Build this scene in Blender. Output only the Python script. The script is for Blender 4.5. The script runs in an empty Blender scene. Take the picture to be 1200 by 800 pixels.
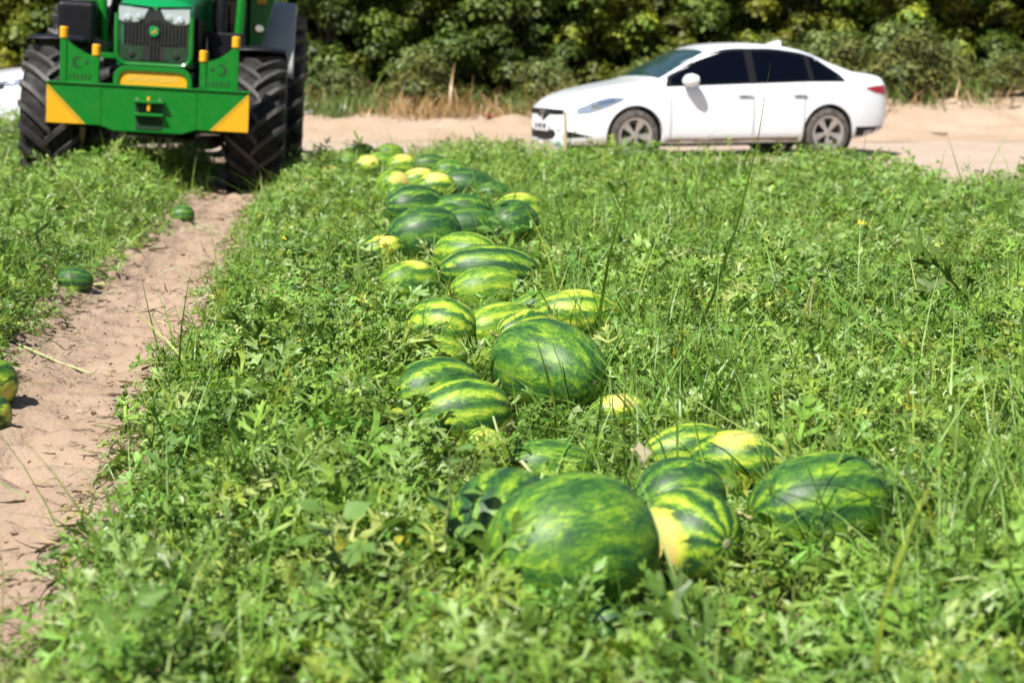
import bpy, bmesh, math, random
import numpy as np
from mathutils import Vector, Matrix

random.seed(7)
rng = np.random.default_rng(11)
R = math.radians
scn = bpy.context.scene
col = scn.collection

# ---------------------------------------------------------------- camera, sky, sun, exposure
CAM_H, FPX, HORIZON = 1.18, 2000.0, 77.0           # eye height, focal length in photo pixels, horizon row
PITCH = math.atan((400 - HORIZON) / FPX)
cd = bpy.data.cameras.new('camera')
cam = bpy.data.objects.new('camera', cd)
col.objects.link(cam)
cam.location = (0, 0, CAM_H)
cam.rotation_euler = (math.pi / 2 - PITCH, 0, 0)
cd.sensor_width = 36
cd.lens = FPX / 1200 * 36
cd.clip_start = 0.05
cd.clip_end = 2000
cd.dof.use_dof = True
cd.dof.focus_distance = 5.95
cd.dof.aperture_fstop = 3.5
scn.camera = cam

SUN = Vector((-0.33, -0.50, 0.80)).normalized()
world = bpy.data.worlds.new('World')
scn.world = world
world.use_nodes = True
wt = world.node_tree
bg = wt.nodes['Background']
sky = wt.nodes.new('ShaderNodeTexSky')
sky.sky_type = 'NISHITA'
sky.sun_disc = False
sky.sun_elevation = math.asin(SUN.z)
sky.sun_rotation = math.atan2(SUN.x, SUN.y)
sky.dust_density = 1.2
wt.links.new(sky.outputs[0], bg.inputs[0])
bg.inputs[1].default_value = 0.052
sl = bpy.data.lights.new('sun', 'SUN')
sl.energy = 5.0
sl.angle = R(0.53)
sl.color = (1.0, 0.955, 0.88)
sun = bpy.data.objects.new('sun', sl)
col.objects.link(sun)
sun.location = SUN * 60
sun.rotation_euler = SUN.to_track_quat('Z', 'Y').to_euler()

scn.view_settings.view_transform = 'Standard'
scn.view_settings.look = 'None'
scn.view_settings.gamma = 1
scn.view_settings.use_curve_mapping = False
scn.view_settings.exposure = 0.90
scn.render.engine = 'CYCLES'
scn.cycles.use_denoising = True
scn.cycles.max_bounces = 7
scn.cycles.transmission_bounces = 4
scn.cycles.transparent_max_bounces = 6
scn.cycles.sample_clamp_indirect = 6

# ---------------------------------------------------------------- numeric helpers
def sstep(a, b, x):
    t = np.clip((np.asarray(x, float) - a) / (b - a), 0, 1)
    return t * t * (3 - 2 * t)

_tab = np.random.default_rng(3).random((256, 256))
def vnoise(x, y):
    x = np.asarray(x, float); y = np.asarray(y, float)
    xi = np.floor(x).astype(int); yi = np.floor(y).astype(int)
    fx = x - xi; fy = y - yi
    fx = fx * fx * (3 - 2 * fx); fy = fy * fy * (3 - 2 * fy)
    g = lambda a, b: _tab[a & 255, b & 255]
    return (g(xi, yi) * (1 - fx) + g(xi + 1, yi) * fx) * (1 - fy) + (g(xi, yi + 1) * (1 - fx) + g(xi + 1, yi + 1) * fx) * fy
def fbm(x, y, o=3):
    s = 0; a = 1; t = 0
    for i in range(o):
        s = s + a * vnoise(x * 2 ** i + 17.3 * i, y * 2 ** i + 5.1 * i); t += a; a *= .5
    return s / t

ROW = math.atan((600 - 395) / FPX)                 # the melon rows run a little left of the view axis
CR, SR = math.cos(ROW), math.sin(ROW)
def row_x(x, y): return x * CR + y * SR
def row_y(x, y): return -x * SR + y * CR
def from_row(u, v): return u * CR - v * SR, u * SR + v * CR

EDGE = ([-600, 0, 200, 345, 430, 520, 620, 700, 1000, 1050, 1110, 1150, 1200, 1700],
        [22.5, 21.5, 20.5, 17.6, 19.6, 20.8, 19.2, 17.9, 17.5, 16.0, 13.9, 14.3, 14.8, 16.0])
def field_edge(x, y):
    return np.interp(600 + FPX * np.asarray(x) / np.maximum(y, .5), *EDGE)

def track_edges(v):
    n = vnoise(v * 1.7, 3.3) * .5 + vnoise(v * 5.1, 8.1) * .25
    m = vnoise(v * 1.5, 40.3) * .5 + vnoise(v * 4.3, 48.1) * .25
    return -1.47 + .22 * n + .10 * sstep(8.5, 12.5, v), -.685 + .20 * m

def height(x, y):
    x = np.asarray(x, float); y = np.asarray(y, float)
    u = row_x(x, y)
    near = 1 - sstep(20, 24, y)
    z = .012 * (fbm(x * .9, y * .9) - .5)
    z = z + near * (.075 * sstep(-1.25, -1.75, u) + .03 * sstep(-.8, -.45, u) - .03 * np.exp(-((u + 1.0) / .22) ** 2))
    z = z + .22 * sstep(-4.4, -5.7, x) * sstep(17.5, 20, y)
    bank = sstep(25.5, 31.0, y) * (.40 + .30 * sstep(2.5, 9.5, x))
    z = z + bank + sstep(26, 29, y) * .22 * (fbm(x * .8 + 4, y * .8) - .5)
    return z
def hgt(x, y): return float(height(x, y))

def pix_dir(px, py):
    v = Vector(((px - 600) / FPX, (400 - py) / FPX, -1))
    return cam.rotation_euler.to_matrix() @ v
def at_depth(px, py, y):
    d = pix_dir(px, py)
    return Vector((0, 0, CAM_H)) + d * (y / d.y)
def on_z(px, py, z):
    d = pix_dir(px, py)
    return Vector((0, 0, CAM_H)) + d * ((z - CAM_H) / d.z)
def project(p):                                     # arrays (N,3) -> photo pixels, depth
    p = np.asarray(p, float)
    cp, sp = math.cos(PITCH), math.sin(PITCH)
    dy = p[..., 1]; dz = p[..., 2] - CAM_H
    fwd = dy * cp - dz * sp
    up = dy * sp + dz * cp
    return 600 + FPX * p[..., 0] / fwd, 400 - FPX * up / fwd, fwd

# ---------------------------------------------------------------- object helpers
def link(o, parent=None):
    col.objects.link(o)
    if parent is not None: o.parent = parent
    return o
def tag(o, label=None, cat=None, group=None, kind=None):
    for k, v in (('label', label), ('category', cat), ('group', group), ('kind', kind)):
        if v: o[k] = v
    return o
def empty(name, loc=(0, 0, 0), rot=(0, 0, 0), parent=None):
    o = bpy.data.objects.new(name, None)
    o.empty_display_size = .1
    o.location = loc; o.rotation_euler = rot
    return link(o, parent)

def mesh_from(name, verts, faces, smooth=True):
    me = bpy.data.meshes.new(name)
    me.from_pydata([tuple(v) for v in verts], [], [tuple(f) for f in faces])
    if smooth: me.polygons.foreach_set('use_smooth', [True] * len(me.polygons))
    me.update()
    return me
def tri_mesh(name, V, F, colr=None, smooth=True):
    """V (n,3), F (m,3) numpy; colr (n,3) point colours -> attribute 'tint'"""
    me = bpy.data.meshes.new(name)
    n, m = len(V), len(F)
    me.vertices.add(n); me.vertices.foreach_set('co', np.ascontiguousarray(V, dtype=np.float32).ravel())
    me.loops.add(m * 3); me.loops.foreach_set('vertex_index', np.ascontiguousarray(F, dtype=np.int32).ravel())
    me.polygons.add(m)
    me.polygons.foreach_set('loop_start', np.arange(0, m * 3, 3, dtype=np.int32))
    me.polygons.foreach_set('loop_total', np.full(m, 3, dtype=np.int32))
    me.polygons.foreach_set('use_smooth', np.full(m, smooth))
    if colr is not None:
        a = me.attributes.new('tint', 'FLOAT_COLOR', 'POINT')
        c = np.ones((n, 4), dtype=np.float32); c[:, :3] = colr
        a.data.foreach_set('color', c.ravel())
    me.update(calc_edges=True)
    return me
def put(name, me, mat, parent=None, loc=None, rot=None):
    if mat is not None and not me.materials: me.materials.append(mat)
    o = bpy.data.objects.new(name, me)
    if loc is not None: o.location = loc
    if rot is not None: o.rotation_euler = rot
    return link(o, parent)

class MB:
    """collects simple solids and links them as ONE mesh object"""
    def __init__(s): s.v = []; s.f = []
    def add(s, v, f):
        k = len(s.v); s.v += [Vector(p) for p in v]; s.f += [tuple(i + k for i in q) for q in f]; return s
    def box(s, c, d, rot=None):
        c = Vector(c); x, y, z = d[0] / 2, d[1] / 2, d[2] / 2
        P = [Vector((a * x, b * y, e * z)) for a in (-1, 1) for b in (-1, 1) for e in (-1, 1)]
        if rot is not None:
            m = rot if isinstance(rot, Matrix) else Matrix.Rotation(rot[2], 3, 'Z') @ Matrix.Rotation(rot[1], 3, 'Y') @ Matrix.Rotation(rot[0], 3, 'X')
            P = [m @ p for p in P]
        return s.add([c + p for p in P], [(0, 1, 3, 2), (4, 6, 7, 5), (0, 4, 5, 1), (2, 3, 7, 6), (0, 2, 6, 4), (1, 5, 7, 3)])
    def tube(s, pts, r, n=8, cap=True):
        pts = [Vector(p) for p in pts]
        rr = r if isinstance(r, (list, tuple)) else [r] * len(pts)
        rings = []; ref = None
        for i, p in enumerate(pts):
            t = (pts[min(i + 1, len(pts) - 1)] - pts[max(i - 1, 0)]).normalized()
            if ref is None: ref = t.orthogonal().normalized()
            ref = (ref - t * ref.dot(t))
            ref = ref.normalized() if ref.length > 1e-6 else t.orthogonal().normalized()
            b = t.cross(ref)
            rings.append([p + (ref * math.cos(2 * math.pi * k / n) + b * math.sin(2 * math.pi * k / n)) * rr[i] for k in range(n)])
        v = [q for g in rings for q in g]; f = []
        for i in range(len(pts) - 1):
            for k in range(n):
                f.append((i * n + k, i * n + (k + 1) % n, (i + 1) * n + (k + 1) % n, (i + 1) * n + k))
        if cap: f += [tuple(range(n))[::-1], tuple(range((len(pts) - 1) * n, len(pts) * n))]
        return s.add(v, f)
    def lathe(s, prof, n=32, axis='X', close=False, c=(0, 0, 0)):
        """prof: list of (along, radius)"""
        v = []; f = []; c = Vector(c)
        for a, r in prof:
            for k in range(n):
                t = 2 * math.pi * k / n
                p = {'X': (a, r * math.cos(t), r * math.sin(t)), 'Y': (r * math.cos(t), a, -r * math.sin(t)), 'Z': (r * math.cos(t), r * math.sin(t), a)}[axis]
                v.append(c + Vector(p))
        m = len(prof)
        for i in range(m if close else m - 1):
            j = (i + 1) % m
            for k in range(n):
                f.append((i * n + k, i * n + (k + 1) % n, j * n + (k + 1) % n, j * n + k))
        if not close: f += [tuple(range(n))[::-1], tuple(range((m - 1) * n, m * n))]
        return s.add(v, f)
    def prism(s, poly, y0, y1, axis='Y'):
        """poly of (a,b) in the plane across the axis, extruded y0..y1"""
        n = len(poly)
        w = {'Y': lambda a, b, y: (a, y, b), 'X': lambda a, b, y: (y, a, b), 'Z': lambda a, b, y: (a, b, y)}[axis]
        v = [w(a, b, y0) for a, b in poly] + [w(a, b, y1) for a, b in poly]
        f = [tuple(range(n)), tuple(range(n, 2 * n))[::-1]] + [(i, n + i, n + (i + 1) % n, (i + 1) % n) for i in range(n)]
        return s.add(v, f)
    def build(s, name, mat, parent=None, smooth=False, bevel=0, seg=2, loc=None, rot=None, sharp=35):
        me = mesh_from(name, s.v, s.f, False)
        bm = bmesh.new(); bm.from_mesh(me); bmesh.ops.recalc_face_normals(bm, faces=bm.faces); bm.to_mesh(me); bm.free()
        if smooth:
            me.polygons.foreach_set('use_smooth', [True] * len(me.polygons))
            me.set_sharp_from_angle(angle=R(sharp))
        o = put(name, me, mat, parent, loc, rot)
        if bevel:
            m = o.modifiers.new('bevel', 'BEVEL'); m.width = bevel; m.segments = seg; m.limit_method = 'ANGLE'; m.angle_limit = R(40)
        return o

def text_part(name, txt, size, mat, parent, loc, rot, thick=.002):
    cu = bpy.data.curves.new(name, 'FONT'); cu.body = txt; cu.size = size; cu.extrude = thick
    cu.align_x = 'CENTER'; cu.align_y = 'CENTER'; cu.resolution_u = 3
    t = bpy.data.objects.new(name, cu); col.objects.link(t)
    me = bpy.data.meshes.new_from_object(t.evaluated_get(bpy.context.evaluated_depsgraph_get()))
    bpy.data.objects.remove(t)
    me.materials.clear()
    return put(name, me, mat, parent, loc, rot)

# ---------------------------------------------------------------- materials
def newmat(name):
    m = bpy.data.materials.new(name); m.use_nodes = True
    return m, m.node_tree, m.node_tree.nodes['Principled BSDF']
def N(t, typ, **kw):
    n = t.nodes.new(typ)
    for k, v in kw.items():
        if k in n.inputs: n.inputs[k].default_value = v
        else: setattr(n, k, v)
    return n
def mixc(t, fac, a, b, mode='MIX'):
    n = t.nodes.new('ShaderNodeMix'); n.data_type = 'RGBA'; n.blend_type = mode; n.clamp_factor = True
    for s, v in ((n.inputs[0], fac), (n.inputs[6], a), (n.inputs[7], b)):
        if hasattr(v, 'links'): t.links.new(v, s)
        else: s.default_value = v if isinstance(v, (int, float)) else ((*v, 1) if len(v) == 3 else v)
    return n.outputs[2]
def math_(t, op, a, b=None, c=None):
    n = t.nodes.new('ShaderNodeMath'); n.operation = op
    for i, v in enumerate((a, b, c)):
        if v is None: continue
        if hasattr(v, 'links'): t.links.new(v, n.inputs[i])
        else: n.inputs[i].default_value = v
    return n.outputs[0]
def ramp(t, x, lo, hi, a=0., b=1.):
    n = t.nodes.new('ShaderNodeMapRange'); n.interpolation_type = 'SMOOTHSTEP'
    for i, v in enumerate((x, lo, hi, a, b)):
        if hasattr(v, 'links'): t.links.new(v, n.inputs[i])
        else: n.inputs[i].default_value = v
    return n.outputs[0]
def noise(t, co, scale, detail=3, rough=.55, dist=0.):
    n = N(t, 'ShaderNodeTexNoise', Scale=scale, Detail=detail, Roughness=rough, Distortion=dist)
    if co is not None: t.links.new(co, n.inputs['Vector'])
    return n.outputs[0]
def bump(t, h, strength, dist, bsdf):
    b = N(t, 'ShaderNodeBump', Strength=strength, Distance=dist)
    t.links.new(h, b.inputs['Height']); t.links.new(b.outputs[0], bsdf.inputs['Normal'])

def plain(name, c, rough=.5, metal=0., coat=0., spec=.5, dust=0., dustc=(.42, .33, .25), var=.06):
    m, t, b = newmat(name)
    geo = N(t, 'ShaderNodeNewGeometry')
    n1 = noise(t, geo.outputs['Position'], 6, 4)
    base = mixc(t, n1, tuple(x * (1 - var) for x in c), tuple(min(1, x * (1 + var)) for x in c))
    if dust:
        n2 = noise(t, geo.outputs['Position'], 14, 5, .7)
        base = mixc(t, math_(t, 'MULTIPLY', ramp(t, n2, .35, .75), dust), base, dustc)
    t.links.new(base, b.inputs['Base Color'])
    t.links.new(ramp(t, n1, .2, .8, rough * .85, min(1, rough * 1.15)), b.inputs['Roughness'])
    b.inputs['Metallic'].default_value = metal
    b.inputs['Coat Weight'].default_value = coat
    b.inputs['Coat Roughness'].default_value = .08
    b.inputs['Specular IOR Level'].default_value = spec
    return m

def leafy(name, trans=.35, rough=.45, spec=.4, vein=False):
    m, t, b = newmat(name)
    a = N(t, 'ShaderNodeAttribute', attribute_name='tint')
    geo = N(t, 'ShaderNodeNewGeometry')
    n1 = noise(t, geo.outputs['Position'], 40, 3)
    c = mixc(t, ramp(t, n1, .3, .7), mixc(t, 1., a.outputs[0], (.78, .80, .74), 'MULTIPLY'), mixc(t, 1., a.outputs[0], (1.18, 1.14, 1.10), 'MULTIPLY'))
    t.links.new(c, b.inputs['Base Color'])
    b.inputs['Roughness'].default_value = rough
    b.inputs['Specular IOR Level'].default_value = spec
    t.links.new(ramp(t, n1, .3, .7, rough * .8, rough * 1.25), b.inputs['Roughness'])
    tr = N(t, 'ShaderNodeBsdfTranslucent')
    t.links.new(mixc(t, 1., c, (1.35, 1.45, .55), 'MULTIPLY'), tr.inputs[0])
    mx = N(t, 'ShaderNodeMixShader'); mx.inputs[0].default_value = trans
    t.links.new(b.outputs[0], mx.inputs[1]); t.links.new(tr.outputs[0], mx.inputs[2])
    t.links.new(mx.outputs[0], t.nodes['Material Output'].inputs[0])
    return m

def soil(name, c1, c2, c3, fine=60., bstr=.6):
    m, t, b = newmat(name)
    geo = N(t, 'ShaderNodeNewGeometry'); p = geo.outputs['Position']
    a = noise(t, p, 1.3, 5, .6); d = noise(t, p, fine, 5, .65); e = noise(t, p, 9, 5, .65, .4)
    base = mixc(t, ramp(t, a, .3, .7), c1, c2)
    base = mixc(t, math_(t, 'MULTIPLY', ramp(t, e, .52, .75), .55), base, c3)
    base = mixc(t, math_(t, 'MULTIPLY', ramp(t, d, .55, .8), .35), base, tuple(x * .55 for x in c3))
    t.links.new(base, b.inputs['Base Color'])
    b.inputs['Roughness'].default_value = .95
    b.inputs['Specular IOR Level'].default_value = .15
    h = math_(t, 'ADD', math_(t, 'MULTIPLY', e, .7), math_(t, 'MULTIPLY', d, .4))
    bump(t, h, bstr, .03, b)
    return m

M = {}
M['soil'] = soil('field_soil', (.11, .08, .055), (.16, .115, .08), (.07, .05, .035))
M['track'] = soil('track_soil', (.275, .198, .143), (.33, .245, .182), (.19, .135, .098), 45, 1.0)
M['road'] = soil('road_sand', (.40, .325, .272), (.37, .285, .22), (.29, .215, .155), 25, .6)
M['bank'] = soil('bank_sand', (.34, .25, .178), (.39, .30, .225), (.22, .16, .105), 20, .7)
M['leaf'] = leafy('vine_leaf', .24, .46, .42)
M['blade'] = leafy('grass_blade', .32, .42, .5)
M['treeleaf'] = leafy('tree_leaf', .28, .5, .3)
M['bark'] = plain('bark', (.10, .075, .055), .9, var=.4)
# ================================================================ the setting: ground, track, road, bank
def sheet(name, xs, ys, zoff, mat, rowspace=False, hole=None, extra=None):
    X, Y = np.meshgrid(xs, ys)
    if rowspace: X, Y = from_row(X, Y)
    Z = height(X, Y) + zoff
    if extra is not None: Z = Z + extra(X, Y)
    if hole is not None: Z = Z + hole(X, Y)
    nx, ny = len(xs), len(ys)
    V = np.stack([X, Y, Z], -1).reshape(-1, 3)
    i = np.arange(nx * ny).reshape(ny, nx)
    a, b, c, d = i[:-1, :-1].ravel(), i[:-1, 1:].ravel(), i[1:, 1:].ravel(), i[1:, :-1].ravel()
    F = np.concatenate([np.stack([a, b, c], 1), np.stack([a, c, d], 1)])
    o = put(name, tri_mesh(name, V, F), mat)
    return tag(o, kind='structure')

xs = np.concatenate([-np.geomspace(500, 12, 24), np.arange(-11.8, 12, .12), np.geomspace(12, 500, 24)])
ys = np.concatenate([-np.geomspace(400, 1, 14), np.arange(0, 24, .12), np.arange(24, 60, .6), np.geomspace(60.5, 900, 24)])
def sink(X, Y):                                     # the base sheet dips under the track and the road laid over it
    u = row_x(X, Y)
    on = (u > -1.58) & (u < -.62) & (Y < 22.8)
    return np.where(on | (Y > field_edge(X, Y) + .5) & (Y < 40), -.06, 0.)
sheet('ground', xs, ys, 0, M['soil'], hole=sink)

def ruts(X, Y):
    u, v = row_x(X, Y), row_y(X, Y)
    l, r = track_edges(v)
    w = sstep(-1.55, -1.2, u) * sstep(-.55, -.85, u)
    lug = np.sin((v + .55 * np.abs(u + 1.0)) * 2 * math.pi / .23)
    patch = .25 + .75 * sstep(.38, .55, fbm(u * 1.5 + 3, v * .8))
    z = w * (.045 * lug * patch * (fbm(u * 9, v * 9) * 1.2) + .05 * (fbm(u * 6, v * 6, 4) - .5) + .03 * (fbm(u * 20, v * 20, 2) - .5))
    edge = np.exp(-((u - r) / .07) ** 2) + np.exp(-((u - l) / .09) ** 2)
    return z + edge * .055 * fbm(u * 12, v * 12)
sheet('dirt_track', np.arange(-1.78, -.42, .02), np.arange(1.2, 23, .025), .006, M['track'], rowspace=True, extra=ruts)

# road sheet: from the ragged field edge to the foot of the bank
xs2 = np.arange(-16, 18.01, .15); ts = np.linspace(0, 1, 60)
Xr = np.repeat(xs2[None, :], 60, 0)
y0 = np.array([min((abs(y - float(field_edge(x, y))), y) for y in np.arange(13, 24, .1))[1] for x in xs2])
Yr = (y0 - .35)[None, :] + ts[:, None] * (26.4 - y0 + .35)[None, :]
rut = -.03 * np.exp(-((Yr - 21.2) / .35) ** 2) - .03 * np.exp(-((Yr - 23.0) / .35) ** 2) + .02 * (fbm(Xr * 1.2, Yr * 4) - .5)
Zr = height(Xr, Yr) + .004 + rut * sstep(0, .15, ts)[:, None]
Vr = np.stack([Xr, Yr, Zr], -1).reshape(-1, 3)
ii = np.arange(Vr.shape[0]).reshape(60, -1)
a, b, c, d = ii[:-1, :-1].ravel(), ii[:-1, 1:].ravel(), ii[1:, 1:].ravel(), ii[1:, :-1].ravel()
tag(put('dirt_road', tri_mesh('dirt_road', Vr, np.concatenate([np.stack([a, b, c], 1), np.stack([a, c, d], 1)])), M['road']), kind='structure')
sheet('roadside_bank', np.arange(-24, 26, .2), np.arange(26.2, 39.5, .15), .009, M['bank'],
      extra=lambda X, Y: .26 * (fbm(X * 1.6, Y * 1.6, 4) - .5) * sstep(26.4, 27.5, Y))
# ================================================================ cars
M['car_white'] = plain('white_car_paint', (.70, .74, .79), .20, coat=.5, var=.02, dust=.06)
M['car_glass'] = plain('tinted_car_glass', (.002, .003, .007), .12, spec=.05, var=.2)
M['shield_glass'] = plain('windscreen_glass', (.018, .045, .05), .05, spec=.8, var=.2)
M['black_trim'] = plain('black_plastic', (.010, .010, .012), .5, spec=.2, var=.2)
M['tyre'] = plain('dusty_rubber', (.035, .034, .035), .8, dust=.45, dustc=(.25, .21, .17))
M['alloy'] = plain('alloy', (.50, .49, .48), .38, metal=.75, dust=.35)
M['chrome'] = plain('chrome', (.75, .76, .78), .12, metal=1.)
M['lens_head'] = plain('headlight_lens', (.36, .42, .52), .10, metal=.55, spec=.9, var=.6)
M['lens_tail'] = plain('tail_light_red', (.32, .012, .02), .12, coat=.5)
M['plate_white'] = plain('number_plate', (.62, .62, .66), .5)
M['seam'] = plain('panel_gap', (.10, .10, .11), .8)
M['sill'] = plain('dusty_sill', (.16, .12, .095), .8, dust=.6)

def spl(xs, ys, x):
    """smooth interpolation of a table (monotone-ish cubic)"""
    xs = np.asarray(xs, float); ys = np.asarray(ys, float)
    if xs[0] > xs[-1]: xs, ys = xs[::-1], ys[::-1]
    dx = np.diff(xs); s = np.diff(ys) / dx
    m = np.empty_like(ys); m[0], m[-1] = s[0], s[-1]
    m[1:-1] = np.where(s[:-1] * s[1:] > 0, 2 * s[:-1] * s[1:] / (s[:-1] + s[1:] + 1e-12 * np.sign(s[:-1] + s[1:] + 1e-20)), 0)
    x = np.clip(x, xs[0], xs[-1]); i = np.clip(np.searchsorted(xs, x) - 1, 0, len(dx) - 1)
    t = (x - xs[i]) / dx[i]; h = dx[i]
    return (2 * t ** 3 - 3 * t ** 2 + 1) * ys[i] + (t ** 3 - 2 * t ** 2 + t) * h * m[i] + (-2 * t ** 3 + 3 * t ** 2) * ys[i + 1] + (t ** 3 - t ** 2) * h * m[i + 1]

class Shell:
    def __init__(s, spec):
        s.sp = spec
        s.xs = np.concatenate([np.linspace(spec['x1'], spec['x1'] + .16, 10)[:-1], np.linspace(spec['x1'] + .16, spec['x0'] - .16, 78), np.linspace(spec['x0'] - .16, spec['x0'], 10)[1:]])
        s.nt = 40
        S = [s.section(x) for x in s.xs]
        s.Y = np.array([a for a, _ in S]); s.Z = np.array([b for _, b in S])
    def section(s, x):
        g = lambda k: float(spl(*s.sp[k], x))
        w, zb, belt, top, wr, zr = g('w'), g('bottom'), g('belt'), g('top'), g('rail'), g('railz')
        P = [(0, zb), (w * .86, zb), (w * .965, zb + .07), (w, zb + (belt - zb) * .52), (w * .988, belt - .07), (w * .955, belt),
             ((w * .955 + wr) / 2 + .012, (belt + zr) / 2), (wr, zr), (wr * .86, zr + (top - zr) * .55), (wr * .5, top - (top - zr) * .10), (0, top)]
        P = np.array(P); k = np.concatenate([[0], np.cumsum(np.maximum(np.hypot(*np.diff(P, axis=0).T), 1e-4))])
        tt = np.linspace(0, k[-1], s.nt)
        return spl(k, P[:, 0], tt), spl(k, P[:, 1], tt)
    def halfw(s, x, z):
        i = np.clip(np.searchsorted(s.xs, x) - 1, 0, len(s.xs) - 2); f = (x - s.xs[i]) / (s.xs[i + 1] - s.xs[i])
        r = []
        for j in (i, i + 1):
            zz = np.maximum.accumulate(s.Z[j][2:] + np.arange(s.nt - 2) * 1e-6)
            r.append(np.interp(z, zz, s.Y[j][2:], right=0.))
        return r[0] * (1 - f) + r[1] * f
    def frontx(s, y, z, sign=1):
        xs = s.xs[::-1] if sign > 0 else s.xs
        prev = None
        for x in xs:
            h = s.halfw(x, z)
            if h >= abs(y):
                if prev is None: return x
                px, ph = prev; return px + (x - px) * (abs(y) - ph) / max(h - ph, 1e-6)
            prev = (x, h)
        return xs[-1]
    def topz(s, x, y):
        i = np.clip(np.searchsorted(s.xs, x) - 1, 0, len(s.xs) - 2); f = (x - s.xs[i]) / (s.xs[i + 1] - s.xs[i])
        r = []
        for j in (i, i + 1):
            k = s.nt // 2
            r.append(np.interp(abs(y), s.Y[j][k:][::-1], s.Z[j][k:][::-1]))
        return r[0] * (1 - f) + r[1] * f
    def body(s):
        V = []; F = []; n = s.nt
        for i, x in enumerate(s.xs):
            for k in range(n): V.append((x, s.Y[i][k], s.Z[i][k]))
            for k in range(n - 2, 0, -1): V.append((x, -s.Y[i][k], s.Z[i][k]))
        r = 2 * n - 2
        for i in range(len(s.xs) - 1):
            for k in range(r): F.append((i * r + k, i * r + (k + 1) % r, (i + 1) * r + (k + 1) % r, (i + 1) * r + k))
        F += [tuple(range(r)), tuple(range((len(s.xs) - 1) * r, len(s.xs) * r))[::-1]]
        return V, F
    # a thin solid laid on the shell: rows of points pushed out by off, backed by thickness
    def patch(s, name, rows, mat, parent, push, thick=.012):
        """rows: list of lists of Vector (a grid); push: Vector or function(point)->Vector"""
        n, m = len(rows), len(rows[0])
        V = [p for r in rows for p in r]; B = [p - push(p) * thick for p in V]; k = n * m
        F = [(i * m + j, i * m + j + 1, (i + 1) * m + j + 1, (i + 1) * m + j) for i in range(n - 1) for j in range(m - 1)]
        G = [tuple(q + k for q in f[::-1]) for f in F]
        E = [(i * m, (i + 1) * m, (i + 1) * m + k, i * m + k) for i in range(n - 1)] + [((i + 1) * m - 1 + m, (i + 1) * m - 1, (i + 1) * m - 1 + k, (i + 1) * m - 1 + m + k) for i in range(n - 1)]
        E += [(j + 1, j, j + k, j + 1 + k) for j in range(m - 1)] + [((n - 1) * m + j, (n - 1) * m + j + 1, (n - 1) * m + j + 1 + k, (n - 1) * m + j + k) for j in range(m - 1)]
        mb = MB(); mb.add(V + B, F + G + E)
        return mb.build(name, mat, parent, smooth=True)
    def side(s, name, xs, lo, hi, mat, parent, sgn, off=.004, m=8):
        rows = []
        for x in xs:
            a, b = lo(x), hi(x)
            rows.append([Vector((x, sgn * (s.halfw(x, a + (b - a) * k / m) + off), a + (b - a) * k / m)) for k in range(m + 1)])
        return s.patch(name, rows, mat, parent, lambda p: Vector((0, sgn, 0)), .012)
    def face(s, name, ys, lo, hi, mat, parent, sgn=1, off=.005, m=6):
        rows = []
        for y in ys:
            a, b = lo(y), hi(y)
            rows.append([Vector((s.frontx(y, a + (b - a) * k / m, sgn) + sgn * off, y, a + (b - a) * k / m)) for k in range(m + 1)])
        return s.patch(name, rows, mat, parent, lambda p: Vector((sgn, 0, 0)), .02)
    def lid(s, name, xs, half, mat, parent, off=.004, m=14):
        rows = []
        for x in xs:
            h = half(x); rows.append([Vector((x, -h + 2 * h * k / m, s.topz(x, -h + 2 * h * k / m) + off)) for k in range(m + 1)])
        return s.patch(name, rows, mat, parent, lambda p: Vector((0, 0, 1)), .012)

def tab(*pairs): return [p[0] for p in pairs], [p[1] for p in pairs]
def lin(*pairs):
    xs, ys = zip(*sorted(pairs)); return lambda x: float(np.interp(x, xs, ys))

def car_wheel(parent, loc, sgn, r, w, spin):
    wh = empty('wheel', loc, (0, spin, 0), parent)
    h = w / 2; rr = r * .70
    MB().lathe([(-h * .8, rr), (-h, rr + .02), (-h, r - .035), (-h * .82, r - .008), (-h * .4, r), (h * .4, r), (h * .82, r - .008), (h, r - .035), (h, rr + .02), (h * .8, rr)], 40, 'Y', close=True).build('tyre', M['tyre'], wh, smooth=True)
    mb = MB().lathe([(-h * .78, rr + .004), (h * .86, rr + .004), (h * .90, rr - .004), (h * .84, rr - .03), (-h * .78, rr - .03)], 40, 'Y', close=True)
    rim = mb.build('rim', M['alloy'], wh, smooth=True)
    if sgn < 0: rim.rotation_euler = (0, 0, math.pi)
    MB().lathe([(-.03, .13), (.0, .14), (.012, .05)], 24, 'Y').build('brake_disc', M['black_trim'], wh, smooth=True, loc=(0, 0, 0))
    for k in range(5):
        a = 2 * math.pi * k / 5
        sp = MB()
        for q in (-.13, .13):
            A = a + q; B = a + q * .55
            p0 = Vector((math.cos(B) * .035, 0, math.sin(B) * .035)); p1 = Vector((math.cos(A) * (rr - .008), 0, math.sin(A) * (rr - .008)))
            t = (p1 - p0).normalized(); nrm = Vector((-t.z, 0, t.x))
            w0, w1 = .017, .026
            y1, y0 = sgn * h * .80, sgn * h * .62
            V = [p0 - nrm * w0, p0 + nrm * w0, p1 + nrm * w1, p1 - nrm * w1]
            sp.add([v + Vector((0, y1 + (-.012 * sgn if i < 2 else 0), 0)) for i, v in enumerate(V)] + [v + Vector((0, y0, 0)) for v in V],
                   [(0, 1, 2, 3), (7, 6, 5, 4), (0, 4, 5, 1), (1, 5, 6, 2), (2, 6, 7, 3), (3, 7, 4, 0)])
        sp.build('spoke', M['alloy'], wh, bevel=.004)
    MB().lathe([(sgn * h * .60, .05), (sgn * h * .80, .045), (sgn * h * .84, .03)], 20, 'Y').build('hub_cap', M['alloy'], wh, smooth=True)
    return wh

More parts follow.
